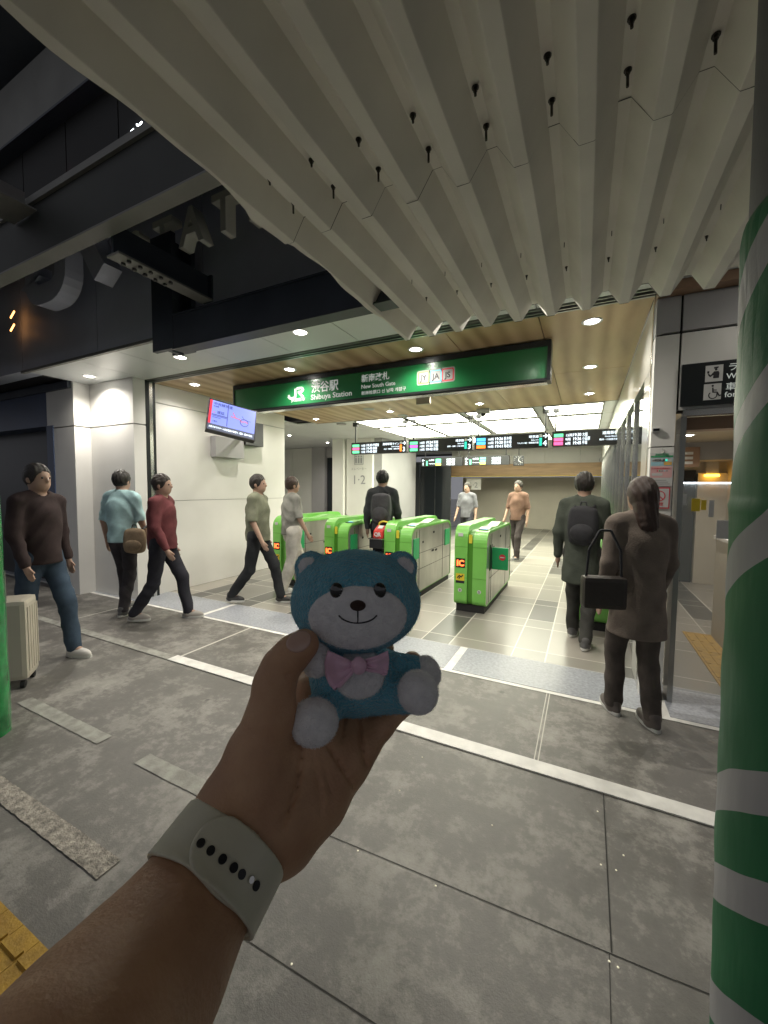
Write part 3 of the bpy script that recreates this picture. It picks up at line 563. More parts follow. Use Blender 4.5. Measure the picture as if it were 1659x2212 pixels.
# ================================================================== DISPLAY BOARDS
def board(px0, px1, y, z0, z1, label, lines, right, num, rodx, numc, arrow='→', rods=True, group='hanging departure boards', left=False):
    B = thing('departure_board', label, 'sign', group); x0 = ony(px0, 960, y)[0]; x1 = ony(px1, 950, y)[0]; W = x1 - x0; Hh = z1 - z0
    plate_ = bmesh.new(); P_ = Plane((x0, y, z0), (1, 0, 0), (0, 0, 1)); prism(plate_, rrect(0, 0, W, Hh, .02), P_, -.12, 0); obj('housing', plate_, M['black'], B)
    if rods:
        for rx in rodx:
            bm = bmesh.new(); cyl(bm, (rx, y + .06, z1 - .01), (rx, y + .06, CZ + .02), .014); obj('hanger_rod', bm, M['black'], B); box('ceiling_bracket', rx - .05, rx + .05, y + .02, y + .10, CZ - .06, CZ + .018, M['black'], B)
    lw = W * .46; lo = 0.03 if not left else W * .36
    if left:
        text(arrow, P_, .01, Hh * .52, Hh * .5, M['e_white'], B, t=.001); text(num, P_, .03, Hh * .08, Hh * .52, M['e_white'], B, t=.001, bold=.001); plate('colour_band', P_, Hh * .62, Hh * .08, Hh * .8, Hh * .62, M['e_green'], B, 0, .002)
        text(right[0], P_, Hh * .95, Hh * .62, Hh * .22, M['e_white'], B, t=.001); text(right[1], P_, Hh * .95, Hh * .25, Hh * .13, M['e_white'], B, t=.001)
    rows = len(lines)
    for i, (cm, a, tm, dest) in enumerate(lines):
        z = Hh * (.9 - (i + 1) * .8 / rows); s = Hh * (.26 if rows == 3 else .24)
        plate('line_badge', P_, lo, z - .004, lo + .13 * W, z + s * .78, M[cm], B, 0, .002)
        if a: text(a, P_, lo + .16 * W, z, s * .85, M['e_white'], B, t=.001)
        text(tm, P_, lo + .27 * W, z, s * 1.08, M['e_white'], B, t=.001, bold=.0008, width=.105 * W); text(dest, P_, lo + .39 * W, z, s, M['e_white'], B, t=.001, width=.045 * W * len(dest) / 1.3)
    if not left:
        text(right[0], P_, W * .88, Hh * .68, Hh * .22, M['e_white'], B, t=.001, align='RIGHT'); text(right[1], P_, W * .88, Hh * .5, Hh * .11, M['e_white'], B, t=.001, align='RIGHT')
        if len(right) > 2: text(right[2], P_, W * .88, Hh * .3, Hh * .13, M['e_white'], B, t=.001, align='RIGHT')
        if num:
            plate('line_icon', P_, W * .888, Hh * .72, W * .922, Hh * .9, M['paper'], B, 0, .002); plate('colour_band', P_, W * .888, Hh * .12, W * .922, Hh * .66, M[numc], B, 0, .002)
            ab = bmesh.new(); ribbon(ab, [(W * .932, Hh * .78), (W * .985, Hh * .78)], .012, P_, 0, .003); ribbon(ab, [(W * .962, Hh * .92), (W * .988, Hh * .78), (W * .962, Hh * .64)], .012, P_, 0, .0034); obj('arrow', ab, M['e_white'], B)
            text(num, P_, W * .935, Hh * .12, Hh * .5, M['e_white'], B, t=.001, bold=.002)
    return B
board(759, 878, 7.5, 2.238, 2.487, 'departure board with orange band and number 3, first from the left', [('e_green', '15両', '19:33', '宇都宮'), ('e_mag', '12両', '19:40', '新宿'), ('e_green', '15両', '19:48', '籠原')], ('湘南新宿ライン', 'Shonan-Shinjuku', '大宮・宇都宮・高崎方面'), '3', (-4.5, -3.33), 'e_or')
board(882.5, 1020, 7.5, 2.240, 2.490, 'departure board with teal band, number 3 and a purple middle row', [('e_green', '10両', '19:24', '新宿'), ('e_pur', '10両', '19:30', '川越'), ('e_green', '10両', '19:42', '新宿')], ('埼京線', 'Saikyo Line', '新宿・池袋・大宮方面'), '3', (-3.14, -1.97), 'e_teal')
board(1026, 1184, 7.5, 2.245, 2.497, 'departure board with teal band and number 4, blue rows', [('e_blue', '10両', '19:26', '新木場'), ('e_blue', '10両', '19:38', '新木場'), ('e_or', '10両', '19:41', '海老名')], ('埼京線', 'Saikyo Line', 'りんかい線・相鉄線方面'), '4', (-1.83, -.66), 'e_teal')
B4 = board(1192, 1356, 7.5, 2.250, 2.507, 'departure board with magenta rows, cut off by the right hall wall', [('e_green', '15両', '19:30', '大船'), ('e_mag', '9両', '19:36', '小田原'), ('e_mag', '6両', '19:45', '平塚')], ('湘南新宿', 'Shonan-Shinjuku', '横浜・小田原方面'), '', (-.50,), 'e_teal')
board(910.5, 1000, 12.0, 2.225, 2.495, 'small far departure board under the purple-row board, left arrow and number 1', [('e_green', '', '19:25', '新宿'), ('e_green', '', '19:28', '池袋'), ('e_red', '', '', '') if False else ('e_yel', '', '19:30', '上野')], ('山手線', 'Yamanote Line'), '1', (-4.6, -3.5), 'e_green', '←', left=True, group='far departure boards')
board(1003.5, 1101, 12.0, 2.235, 2.505, 'small far departure board beside the square clock, left arrow and number 2', [('e_green', '', '19:20', '品川'), ('e_green', '', '19:23', '東京'), ('e_yel', '', '19:26', '渋谷')], ('山手線', 'Yamanote Line'), '2', (-3.2, -2.1), 'e_green', '←', left=True, group='far departure boards')
CK = thing('hanging_clock', 'square black clock with white hands hanging from the hall ceiling', 'clock'); cx_, cz_ = ony(1120, 993, 12)[0], 2.34
box('housing', cx_ - .14, cx_ + .14, 12, 12.1, cz_ - .14, cz_ + .14, M['black'], CK, .01); Pq = Plane((cx_, 12, cz_), (1, 0, 0), (0, 0, 1))
bm = bmesh.new(); ribbon(bm, [(0, 0), (.07, -.05)], .014, Pq, .001, .003); obj('hour_hand', bm, M['paper'], CK); bm = bmesh.new(); ribbon(bm, [(0, 0), (.02, .10)], .01, Pq, .0035, .005); obj('minute_hand', bm, M['paper'], CK)
for k in range(12): t = k * PI / 6; bm = bmesh.new(); ribbon(bm, [(.105 * math.cos(t), .105 * math.sin(t)), (.125 * math.cos(t), .125 * math.sin(t))], .008, Pq, .001, .003); obj('dial_marking', bm, M['paper'], CK)
bm = bmesh.new(); cyl(bm, (cx_, 12.05, cz_ + .14), (cx_, 12.05, CZ + .02), .012); obj('hanger_rod', bm, M['black'], CK)

# screen on left wall
SC = thing('information_screen', 'bluish train status screen tilted down from the left hall wall', 'screen')
c = [ony(463, 866, 4.55), ony(560, 888, 4.55), ony(447, 926, 4.55)]
o = Vector(cp(447, 925, 4.35)); tr = Vector(cp(562, 887, 4.75)); br_ = Vector(cp(548, 950, 4.62)); tl = Vector(cp(464, 865, 4.50))
u = (br_ - o); v = (tl - o); Wd = u.length; Hd = v.length; v = v - u.normalized() * v.dot(u.normalized()) ; P_ = Plane(o, u, v); Hd = v.length
plate('housing', P_, -.01, -.01, Wd + .015, Hd + .015, M['black'], SC, -.07, 0); plate('image', P_, 0, Hd * .2, Wd, Hd, M['scr_blue'], SC, 0, .002); plate('red_bar', P_, 0.0, Hd * .2, Wd * .05, Hd, M['scr_red'], SC, .002, .003); plate('caption_bar', P_, 0, 0, Wd, Hd * .195, M['scr_dk'], SC, 0, .002)
for s, a, b, sz in (('中央線快速', .08, .86, .11), ('中央線', .08, .79, .05), ('遅延', .16, .58, .11), ('▲', .08, .58, .06), ('ご案内', .08, .28, .05)): text(s, P_, Wd * a, Hd * b, Hd * sz, M['scr_ink'] if s != '▲' else M['scr_or'], SC, t=.003)
text('お客さまでのホーム安全確認の影響で、遅延・運休が発生', P_, Wd * .03, Hd * .07, Hd * .07, M['e_white'], SC, t=.003, width=Wd * .93)
bm = bmesh.new()
for pts, wd in (([(.06, .52), (.38, .52)], .008), ([(.06, .48), (.38, .48)], .005), ([(.39, .22), (.39, .98)], .006), ([(.08, .43), (.25, .43)], .005)): ribbon(bm, [(a * Wd, b * Hd) for a, b in pts], wd, P_, .002, .0035)
obj('text_rule', bm, M['scr_ink'], SC); bm = bmesh.new(); ribbon(bm, [(a * Wd, b * Hd) for a, b in [(.46, .6), (.56, .58), (.66, .57), (.7, .5), (.78, .54), (.84, .5)]], .012, P_, .002, .0036); ribbon(bm, [(a * Wd, b * Hd) for a, b in [(.5, .75), (.56, .59)]], .010, P_, .002, .0040); obj('route_line', bm, M['scr_or'], SC)
bm = bmesh.new(); ribbon(bm, [(a * Wd, b * Hd) for a, b in arc(.76, .49, .09, 0, 350, 16, .12)], .006, P_, .002, .0045); ribbon(bm, [(a * Wd, b * Hd) for a, b in [(.7, .7), (.76, .6), (.9, .58)]], .004, P_, .002, .0033); obj('loop_line', bm, M['scr_ink'], SC)
box('wall_box', -5.269, -5.12, 5.0, 5.42, 2.22, 2.62, M['black'], SC, .005); bm = bmesh.new(); cyl(bm, (-5.15, 5.1, 2.5), P_(Wd * .5, Hd * .6, -.06), .025); obj('bracket', bm, M['black'], SC)
box('wall_cabinet', -5.269, -5.15, 4.42, 5.0, 1.98, 2.3, M['grey_wall'], SC, .004)

# ================================================================== LIGHTS (ceiling fixtures, with an extra lamp added in the side room)
def downlight(x, y, z, lab, grp, e, lit=True):
    T = thing('downlight', lab, 'ceiling light', grp); T.location = (x, y, z)
    bm = bmesh.new(); rows = []
    for r, zz in ((.080, -.001), (.078, -.006), (.060, -.006), (.056, .0), (.045, .018)): rows.append([bm.verts.new((r * math.cos(t), r * math.sin(t), zz)) for t in [2 * PI * i / 28 for i in range(28)]])
    for a, b in zip(rows[:-1], rows[1:]):
        for i in range(28): bm.faces.new((a[i], a[(i + 1) % 28], b[(i + 1) % 28], b[i]))
    obj('trim_ring', bm, M['ring'], T, True)
    bm = bmesh.new(); cyl(bm, (0, 0, -.0025), (0, 0, -.0035), .056, n=24); obj('reflector', bm, M['bulb_dim'], T)
    bm = bmesh.new(); bmesh.ops.create_icosphere(bm, subdivisions=2, radius=.026); bmesh.ops.scale(bm, vec=(1, 1, .3), verts=bm.verts); bmesh.ops.translate(bm, verts=bm.verts, vec=(0, 0, -.005)); obj('bulb', bm, M['bulb'], T, True)
    if e:
        d = bpy.data.lights.new('lamp', 'SPOT'); d.energy = e; d.color = (1, .94, .84); d.spot_size = math.radians(150); d.spot_blend = .85; d.shadow_soft_size = .012
        l = bpy.data.objects.new('lamp', d); COL.objects.link(l); l.parent = T; l.location = (0, 0, -.022)
for x, y, lab in ((-5.70, 2.95, 'white soffit downlight nearest the dark left doorway'), (-3.96, 2.95, 'soffit downlight left of the steel post'), (-2.34, 2.95, 'bright soffit downlight above the green sign'), (-.60, 2.95, 'soffit downlight hidden above the canopy end'), (1.1, 2.95, 'soffit downlight behind the wrapped pillar')): downlight(x, y, CZ, lab, 'soffit downlights', SPOT_OUT if x < 0 else 2)
for x, y, lab in ((-4.82, 3.8, 'front-row wood ceiling downlight over the left wall'), (-3.17, 3.8, 'front-row wood ceiling downlight above the sign logo'), (-1.57, 3.8, 'front-row wood ceiling downlight above the line icons'), (0.0, 3.8, 'front-row wood ceiling downlight right of the sign'),
                  (0.0, 5.16, 'middle-row wood ceiling downlight right of the sign'), (-1.6, 5.16, 'middle-row wood ceiling downlight behind the sign, second from right'), (-3.2, 5.16, 'middle-row wood ceiling downlight behind the sign, third from right'), (-4.8, 5.16, 'middle-row wood ceiling downlight behind the sign, leftmost'),
                  (0.0, 6.56, 'back-row wood ceiling downlight near the right wall'), (-1.59, 6.6, 'back-row wood ceiling downlight under the sign centre'), (-3.21, 6.6, 'back-row wood ceiling downlight left of the access panel'), (-4.92, 6.7, 'back-row wood ceiling downlight beside the screen')): downlight(x, y, CZ, lab, 'wood ceiling downlights', SPOT_IN)
for i, (x0, x1, y0, y1) in enumerate([(a, b, c, d) for (c, d) in ((7.32, 8.15), (8.40, 10.2), (10.9, 11.9)) for (a, b) in ((-4.35, -3.32), (-3.2, -2.17), (-2.0, -.87), (-.67, .2))]):
    row = ('front', 'middle', 'far')[i // 4]; col = ('leftmost', 'second from left', 'third from left', 'rightmost')[i % 4]
    T = thing('light_panel', 'glowing square light panel in the %s row, %s' % (row, col), 'ceiling light', 'square light panels of the hall ceiling')
    box('diffuser', x0, x1, y0, y1, CZ + .002, CZ + .012, M['panel_e'], T); part('frame', [(x0 - .03, x0 - .001, y0, y1, CZ - .004, CZ + .018), (x1 + .001, x1 + .03, y0, y1, CZ - .004, CZ + .018), (x0 - .03, x1 + .03, y0 - .03, y0 - .001, CZ - .004, CZ + .018), (x0 - .03, x1 + .03, y1 + .001, y1 + .03, CZ - .004, CZ + .018)], M['track'], T)
for x, y, lab in ((-7.2, 8.6, 'left'), (-9.2, 8.6, 'farther left'), (-7.2, 10.4, 'rear left')): downlight(x, y, CZ + .02, 'white hall downlight beyond the left wall, %s' % lab, 'white hall downlights', 34)
downlight(1.0, 4.6, 2.25, 'front downlight in the side room beyond the door', 'side room downlights', 22); downlight(1.2, 6.6, 2.25, 'rear downlight added to brighten the side room beyond the door', 'side room downlights', 26)  # the rear lamp is an extra one, added to brighten this room
for x, y, lab in ((-3.46, 6.25, 'flat grey ceiling speaker in front of the back row of lights'), (-3.16, 7.05, 'flat grey ceiling speaker beside the light panels'), (-4.83, 7.5, 'small grey ceiling speaker left of the light panels')):
    bm = bmesh.new(); cyl(bm, (x, y, CZ + .01), (x, y, CZ - .006), .11, .10, 28); tag(obj('ceiling_speaker', bm, M['grey_wall']), lab, 'speaker', 'ceiling speakers')
HV = thing('ceiling_box', 'pale square box hanging from the wood ceiling behind the sign', 'box'); box('housing', -2.05, -1.86, 5.0, 5.05, 2.62, 2.78, M['beige'], HV, .003); bm = bmesh.new(); cyl(bm, (-1.955, 5.025, 2.78), (-1.955, 5.025, CZ), .01); obj('stem', bm, M['beige'], HV)
CM = thing('ceiling_camera', 'small grey camera under the ceiling edge by the light panels', 'camera'); box('housing', -1.74, -1.52, 7.0, 7.12, 2.82, 2.90, M['grey_wall'], CM, .01); bm = bmesh.new(); bmesh.ops.create_uvsphere(bm, u_segments=16, v_segments=8, radius=.045); bmesh.ops.translate(bm, verts=bm.verts, vec=(-1.63, 7.05, 2.81)); obj('lens', bm, M['dark'], CM, True)

# ================================================================== RIGHT FACADE SIGN, POSTERS
FS = thing('facility_sign', 'dark wall sign with white staff and wheelchair pictograms above the door', 'sign')
box('panel', .556, 1.7, 3.372, 3.396, 2.078, 2.357, M['frame'], FS); P_ = Plane((0, 3.372, 0), (1, 0, 0), (0, 0, 1))
a0, a1 = ony(1524, 800, 3.372)[0], ony(1562, 800, 3.372)[0]
plate('pictogram_plate', P_, a0, 2.226, a1, 2.332, M['paper'], FS, 0, .002); plate('pictogram_plate', P_, a0 - .004, 2.108, a1 - .004, 2.212, M['paper'], FS, 0, .002)
wq = a1 - a0; bm = bmesh.new(); zz = 2.226
prism(bm, [(a0 + wq * u_, zz + .106 * v_) for u_, v_ in ((.45, .2), (.78, .2), (.8, .5), (.74, .62), (.5, .62), (.3, .40), (.18, .52), (.14, .44), (.28, .28), (.46, .40))], P_, .0022, .003)
prism(bm, [(a0 + wq * u_, zz + .106 * v_) for u_, v_ in arc(.6, .73, .075, 0, 340, 14)], P_, .0022, .003); prism(bm, [(a0 + wq * u_, zz + .106 * v_) for u_, v_ in ((.47, .78), (.72, .80), (.74, .90), (.48, .88))], P_, .0022, .0032); prism(bm, [(a0 + wq * u_, zz + .106 * v_) for u_, v_ in ((.1, .52), (.22, .52), (.22, .66), (.1, .66))], P_, .0022, .003)
obj('staff_figure', bm, M['ink'], FS); bm = bmesh.new(); wheelchair(bm, P_, .098, a0 + .002, 2.110, .0022, .003); obj('wheelchair_figure', bm, M['ink'], FS)
for s, x, z, sz in (('ラッチ', a1 + .022, 2.29, .055), ('Wicket', a1 + .018, 2.236, .05), ('車いす', a1 + .016, 2.165, .055), ('for wheelchair', a1 + .014, 2.118, .05)): text(s, P_, x, z, sz, M['white_ink'], FS)
SN = thing('door_sensor', 'small white card reader with a black window on the wall edge', 'sensor'); box('housing', .402, .452, 3.378, 3.398, 1.915, 1.945, M['paper'], SN, .004); box('window', .409, .445, 3.374, 3.3775, 1.922, 1.938, M['dark'], SN)
HK = thing('wall_hook', 'small grey metal hook above the notice poster', 'hook'); bm = bmesh.new(); tube(bm, [(.47, 3.395, 1.80), (.47, 3.385, 1.775), (.475, 3.38, 1.765), (.482, 3.385, 1.775)], .0025); obj('wire', bm, M['track'], HK); 
PO = thing('notice_poster', 'NOTICE poster with blue and pink blocks on the white wall edge', 'poster'); P_ = Plane((.402, 3.396, 1.538), (1, 0, 0), (0, 0, 1)); W_, H_ = .134, .232
plate('sheet', P_, 0, 0, W_, H_, M['paper'], PO); plate('green_band', P_, .002, .2, W_ - .002, .212, M['grp'], PO, .002, .003); text('(NOTICE)', P_, W_ / 2, .214, .018, M['grp'], PO, t=.003, align='CENTER', bold=.0004)
plate('blue_block', P_, .004, .142, W_ - .004, .196, M['bluep'], PO, .002, .0026, .006); plate('orange_block', P_, .08, .146, W_ - .008, .168, M['orp'], PO, .0028, .0034); plate('white_block', P_, .008, .170, W_ - .008, .193, M['paper'], PO, .0028, .0034)
text('✓FOR JR', P_, .010, .174, .020, M['ink'], PO, t=.004, bold=.0003); plate('jr_icon', P_, .088, .173, .1, .187, M['e_teal'], PO, .0036, .0042); plate('pink_block', P_, .004, .058, W_ - .004, .138, M['pinkp'], PO, .002, .0026, .008); text('✕ FOR SUBWAY', P_, .008, .118, .0145, M['redp'], PO, t=.003); plate('white_block', P_, .012, .072, .075, .09, M['paper'], PO, .0028, .0034)
for i, cm in enumerate(('redp', 'grp', 'pict', 'bluep', 'pict')): plate('line_dot', P_, .04 + i * .014, .101, .049 + i * .014, .110, M[cm], PO, .0028, .0034, .003)
for i in range(3): plate('text_line', P_, .01, .012 + i * .013, W_ - .014 - i * .01, .016 + i * .013, M['pict'], PO, .002, .0026)
P2 = thing('no_smoking_poster', 'white poster with a red frame and red circle below the notice', 'poster'); P_ = Plane((.402, 3.396, 1.38), (1, 0, 0), (0, 0, 1))
plate('sheet', P_, 0, 0, W_ - .01, .148, M['redp'], P2); plate('field', P_, .006, .008, W_ - .016, .140, M['paper'], P2, .002, .0028); bm = bmesh.new(); ribbon(bm, arc(.062, .088, .034, 0, 360, 28), .006, P_, .003, .0038); ribbon(bm, [(.038, .112), (.086, .064)], .006, P_, .003, .0042); obj('red_circle', bm, M['redp'], P2); text('禁煙', P_, .062, .022, .026, M['redp'], P2, t=.003, align='CENTER')
GP = thing('glass_screen', 'clear glass panel with a bright top edge in the side doorway', 'glass panel'); box('pane', .61, 1.87, 3.60, 3.608, .02, 1.56, mat('clear_glass', (.9, .95, .93), .03, alpha=.16, spec=.6), GP); box('edge', .61, 1.87, 3.598, 3.61, 1.561, 1.567, M['neon'], GP)  # the edge glows as a painted highlight along the top of the pane
for i, (x, z, w2, h2, cm) in enumerate(((.615, 1.40, .045, .08, 'paper'), (.69, 1.36, .05, .09, 'sticker'), (.745, 1.37, .03, .07, 'sticker'), (.79, 1.32, .03, .12, 'paper'), (.84, 1.17, .1, .13, 'paper'))):
    tag(box('posted_notice', x, x + w2, 3.594, 3.597, z, z + h2, M[cm]), ('small white notice at the door frame edge', 'larger yellow notice on the glass panel', 'narrow yellow notice on the glass panel', 'narrow white notice right of the yellow ones', 'white listing sheet low on the glass panel')[i], 'notice', 'notices taped on the glass')
IS = thing('brown_hanging_sign', 'small brown sign seen through the side doorway', 'sign'); p = ony(1490, 985, 7.4); box('panel', p[0] - .12, p[0] + .12, 7.4, 7.43, p[2] - .16, p[2] + .13, M['brown'], IS)
P_ = Plane((p[0] - .1, 7.4, p[2]), (1, 0, 0), (0, 0, 1)); [plate('text_block', P_, .03, -.12 + i * .07, .14, -.08 + i * .07, M['paper'], IS, .001, .003) for i in range(3)]
AL = thing('amber_lamp', 'small amber glowing lamp seen through the side doorway', 'lamp'); p = ony(1539, 1024, 8.0); box('body', p[0] - .08, p[0] + .08, 8.0, 8.09, p[2] - .0, p[2] + .6, M['beige'], AL); box('glow', p[0] - .09, p[0] + .09, 7.98, 8.08, p[2] - .04, p[2] - .002, M['lamp_or'], AL, .01)
KB = thing('low_cabinet', 'pale counter block inside the side doorway', 'counter'); box('body', 1.22, 1.7, 4.6, 5.2, 0, 1.02, M['beige'], KB); box('top', 1.2, 1.72, 4.58, 5.22, 1.021, 1.05, M['wall'], KB)

# ================================================================== TICKET GATES
def gprof(y0, y1, z0, z1, r, rb):      # side outline (y, z)
    return arc(y1 - r, z1 - r, r, 0, 90, 8) + arc(y0 + r, z1 - r, r, 90, 180, 8) + arc(y0 + rb, z0 + rb, rb, 180, 270, 5) + arc(y1 - rb, z0 + rb, rb, 270, 360, 5)
def gate(x0, label, icon=True, num=('3', '2'), openflap=True, closed=False, y0=4.78):
    G = thing('ticket_gate', label, 'ticket gate', 'row of automatic ticket gates'); W = .39; y1 = y0 + 1.72
    pp = lambda xa: (lambda u, v, t: Vector((xa + t, u, v)))
    bm = bmesh.new(); prism(bm, gprof(y0 + .018, y1 - .018, .09, .97, .16, .05), pp(x0 + .006), 0, W - .012); obj('cabinet', bm, M['g_steel'], G)
    box('plinth', x0 + .02, x0 + W - .02, y0 + .03, y1 - .04, 0, .0895, M['rubber'], G)
    def shell(xa, xb, dz, name, m, dy=0, cut=.16):
        out = gprof(y0 - dy, y1 + dy, .085, 1.0 + dz, .17, .06); inn = gprof(y0 + .019, y1 - .019, .088, .968, .16, .05); bm = bmesh.new(); n = len(out)
        R = [[bm.verts.new((x, p[0], p[1])) for p in ring] for x in (xa, xb) for ring in (out, inn)]
        for i in range(n):
            j = (i + 1) % n; bm.faces.new((R[0][i], R[0][j], R[2][j], R[2][i])); bm.faces.new((R[0][i], R[1][i], R[1][j], R[0][j])); bm.faces.new((R[2][i], R[2][j], R[3][j], R[3][i]))
        return obj(name, bm, m, G, False)
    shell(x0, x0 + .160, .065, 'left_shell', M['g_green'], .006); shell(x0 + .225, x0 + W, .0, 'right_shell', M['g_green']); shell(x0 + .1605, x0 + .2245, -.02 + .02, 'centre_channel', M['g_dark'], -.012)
    # wave on right top, rail on left top
    bm = bmesh.new(); pts = [(y0 + .12 + 1.45 * i / 24, .985 + .055 * math.sin(PI * min(1, i / 24 * 1.0)) + .018 * math.sin(i * .52)) for i in range(25)]; prism(bm, pts + [(y0 + 1.57, .97), (y0 + .12, .97)], pp(x0 + .24), 0, .13); obj('top_cover', bm, mat('pale_green_cover', (.33, .62, .24), .25), G, False)
    for z in (.62, .40): 
        box('side_seam', x0 + W - .0055, x0 + W - .0045 + .001, y0 + .2, y1 - .05, z, z + .005, M['slot'], G)
    bm = bmesh.new(); bx(bm, x0 + W - .0055, x0 + W - .003, y0 + .30, y0 + .306, .1, .95); bx(bm, x0 + W - .0055, x0 + W - .003, y0 + 1.3, y0 + 1.306, .1, .95); obj('side_joint', bm, M['slot'], G)
    bm = bmesh.new(); [bx(bm, x0 + W - .0055, x0 + W - .002, y0 + a, y0 + a + b, z, z + .03) for a, b, z in ((.42, .04, .75), (.8, .09, .58), (.95, .08, .57), (.85, .06, .85))]; obj('side_slots', bm, M['slot'], G)
    if openflap: box('flap', x0 + W - .005, x0 + W + .006, y0 + .08, y0 + .27, .56, .84, M['flap'], G, .003); box('rear_flap', x0 + W - .005, x0 + W + .006, y1 - .32, y1 - .08, .6, .86, M['flap'], G, .003)
    if closed:
        box('flap', x0 + W + .003, x0 + W + .20, y0 + .30, y0 + .325, .50, .78, M['flap'], G, .01); box('flap_post', x0 + W - .004, x0 + W + .002, y0 + .2, y0 + .34, .5, .82, M['dark'], G)
        Pf = Plane((x0 + W + .13, y0 + .299, .66), (1, 0, 0), (0, 0, 1)); bm = bmesh.new(); prism(bm, arc(0, 0, .038, 0, 345, 22), Pf, 0, .003); obj('no_entry_disc', bm, M['redr'], G); plate('no_entry_bar', Pf, -.026, -.007, .026, .007, M['paper'], G, .003, .005)
    P_ = Plane((x0, y0 - .006, 0), (1, 0, 0), (0, 0, 1))
    box('reader_pad', x0 + .245, x0 + W - .02, y0 + .17, y0 + .30, 1.0005, 1.012, M['dark'], G, .004); box('pad_mark', x0 + .27, x0 + W - .045, y0 + .20, y0 + .27, 1.0122, 1.0135, M['e_blue'], G)
    box('gap_strip', x0 + W - .0055, x0 + W - .0035, y0 + .19, y0 + .205, .1, .93, M['g_dark'], G)
    bm = bmesh.new(); [bx(bm, xa, xb, y0 - .0075 + d, y0 - .0055 + d, z, z + .004) for xa, xb, d in ((x0 + .001, x0 + .159, 0), (x0 + .226, x0 + W - .001, .006)) for z in (.42, .80)]; obj('front_seam', bm, M['g_dark'], G)
    if icon:
        ia, ib = ony(975.5, 1240, y0)[0] + 1.417 , ony(994, 1240, y0)[0] + 1.417
        plate('display', P_, .018, .545, .132, .66, M['dark'], G, 0, .003); text('IC', P_, .075, .568, .098, M['led_red'], G, name='display_text', t=.004, align='CENTER', bold=.004)
        plate('sticker', P_, .022, .385, .128, .47, M['sticker'], G, 0, .002); bm = bmesh.new(); ribbon(bm, [(.04, .415), (.065, .445), (.09, .43), (.11, .455)], .014, P_, .002, .003); ribbon(bm, [(.06, .405), (.075, .43)], .012, P_, .002, .0034); obj('sticker_figure', bm, M['ink'], G); plate('sticker_band', P_, .022, .352, .128, .383, M['ink'], G, 0, .002)
    for s, a, d in ((num[0], .075, 0), (num[1], .31, -.006)):
        bm = bmesh.new(); prism(bm, arc(a, .265, .024, 0, 345, 20), P_, d, d + .002); obj('number_disc', bm, M['paper'], G); text(s, P_, a, .252, .036, M['ink'], G, name='number', t=d + .003, align='CENTER', bold=.001)
    P3 = Plane((x0 + .1925, y0 + .010, 0), (1, 0, 0), (0, 0, 1)); plate('yellow_label', P3, -.02, .85, .02, .955, M['yel'], G, .0, .006, .008)
    plate('top_label', P3, -.15, .93, -.09, .97, M['paper'], G, .016, .018)
    return G
gate(-1.417, 'green ticket gate with red IC display and closed flap, rightmost full one', closed=True, openflap=False)
G2 = gate(-2.39, 'green ticket gate behind the plush toy with a red code reader', num=('4', '3'))
gate(-3.36, 'green ticket gate left of the toy, partly hidden by it', num=('5', '4'))
gate(-4.33, 'green ticket gate next to the left hall wall', num=('6', '5'))
gate(-.13, 'green ticket gate against the right hall wall', icon=False, num=('2', '1'), openflap=False)
# reader of gate 2
RD = thing('code_reader', 'red QR ticket reader on a black bracket beside a green gate', 'reader')
gx, gy = -2.39, 4.72
box('bracket', gx - .20, gx - .002, gy, gy + .28, .70, .82, M['black'], RD, .01); box('tray', gx - .21, gx - .002, gy - .01, gy + .30, .821, .835, M['chrome'], RD)
bm = bmesh.new(); prism(bm, [(0, .0), (.2, .0), (.2, .12), (.14, .165), (.02, .10)], lambda u_, v_, t: Vector((gx - .17 + t, gy + .04 + u_, .836 + v_)), 0, .15); bmesh.ops.bevel(bm, geom=bm.edges[:], offset=.01, segments=2, affect='EDGES'); obj('housing', bm, M['red'], RD)
Pq = Plane((gx - .155, gy + .038, .845), (1, 0, 0), (0, .05, 1)); text('QR', Pq, 0.01, .018, .07, M['paper'], RD, t=.004, bold=.003)
Pt = Plane((gx - .15, gy + .08, .955), (1, 0, 0), (0, .87, .48)); plate('window', Pt, .03, .01, .10, .08, M['paper'], RD, .003, .006)
bm = bmesh.new(); tube(bm, [(gx - .16, gy + .2, .97), (gx - .15, gy + .2, 1.03), (gx - .10, gy + .22, 1.05), (gx - .0, gy + .2, 1.04)], .012); obj('guard_tube', bm, M['yel'], RD)

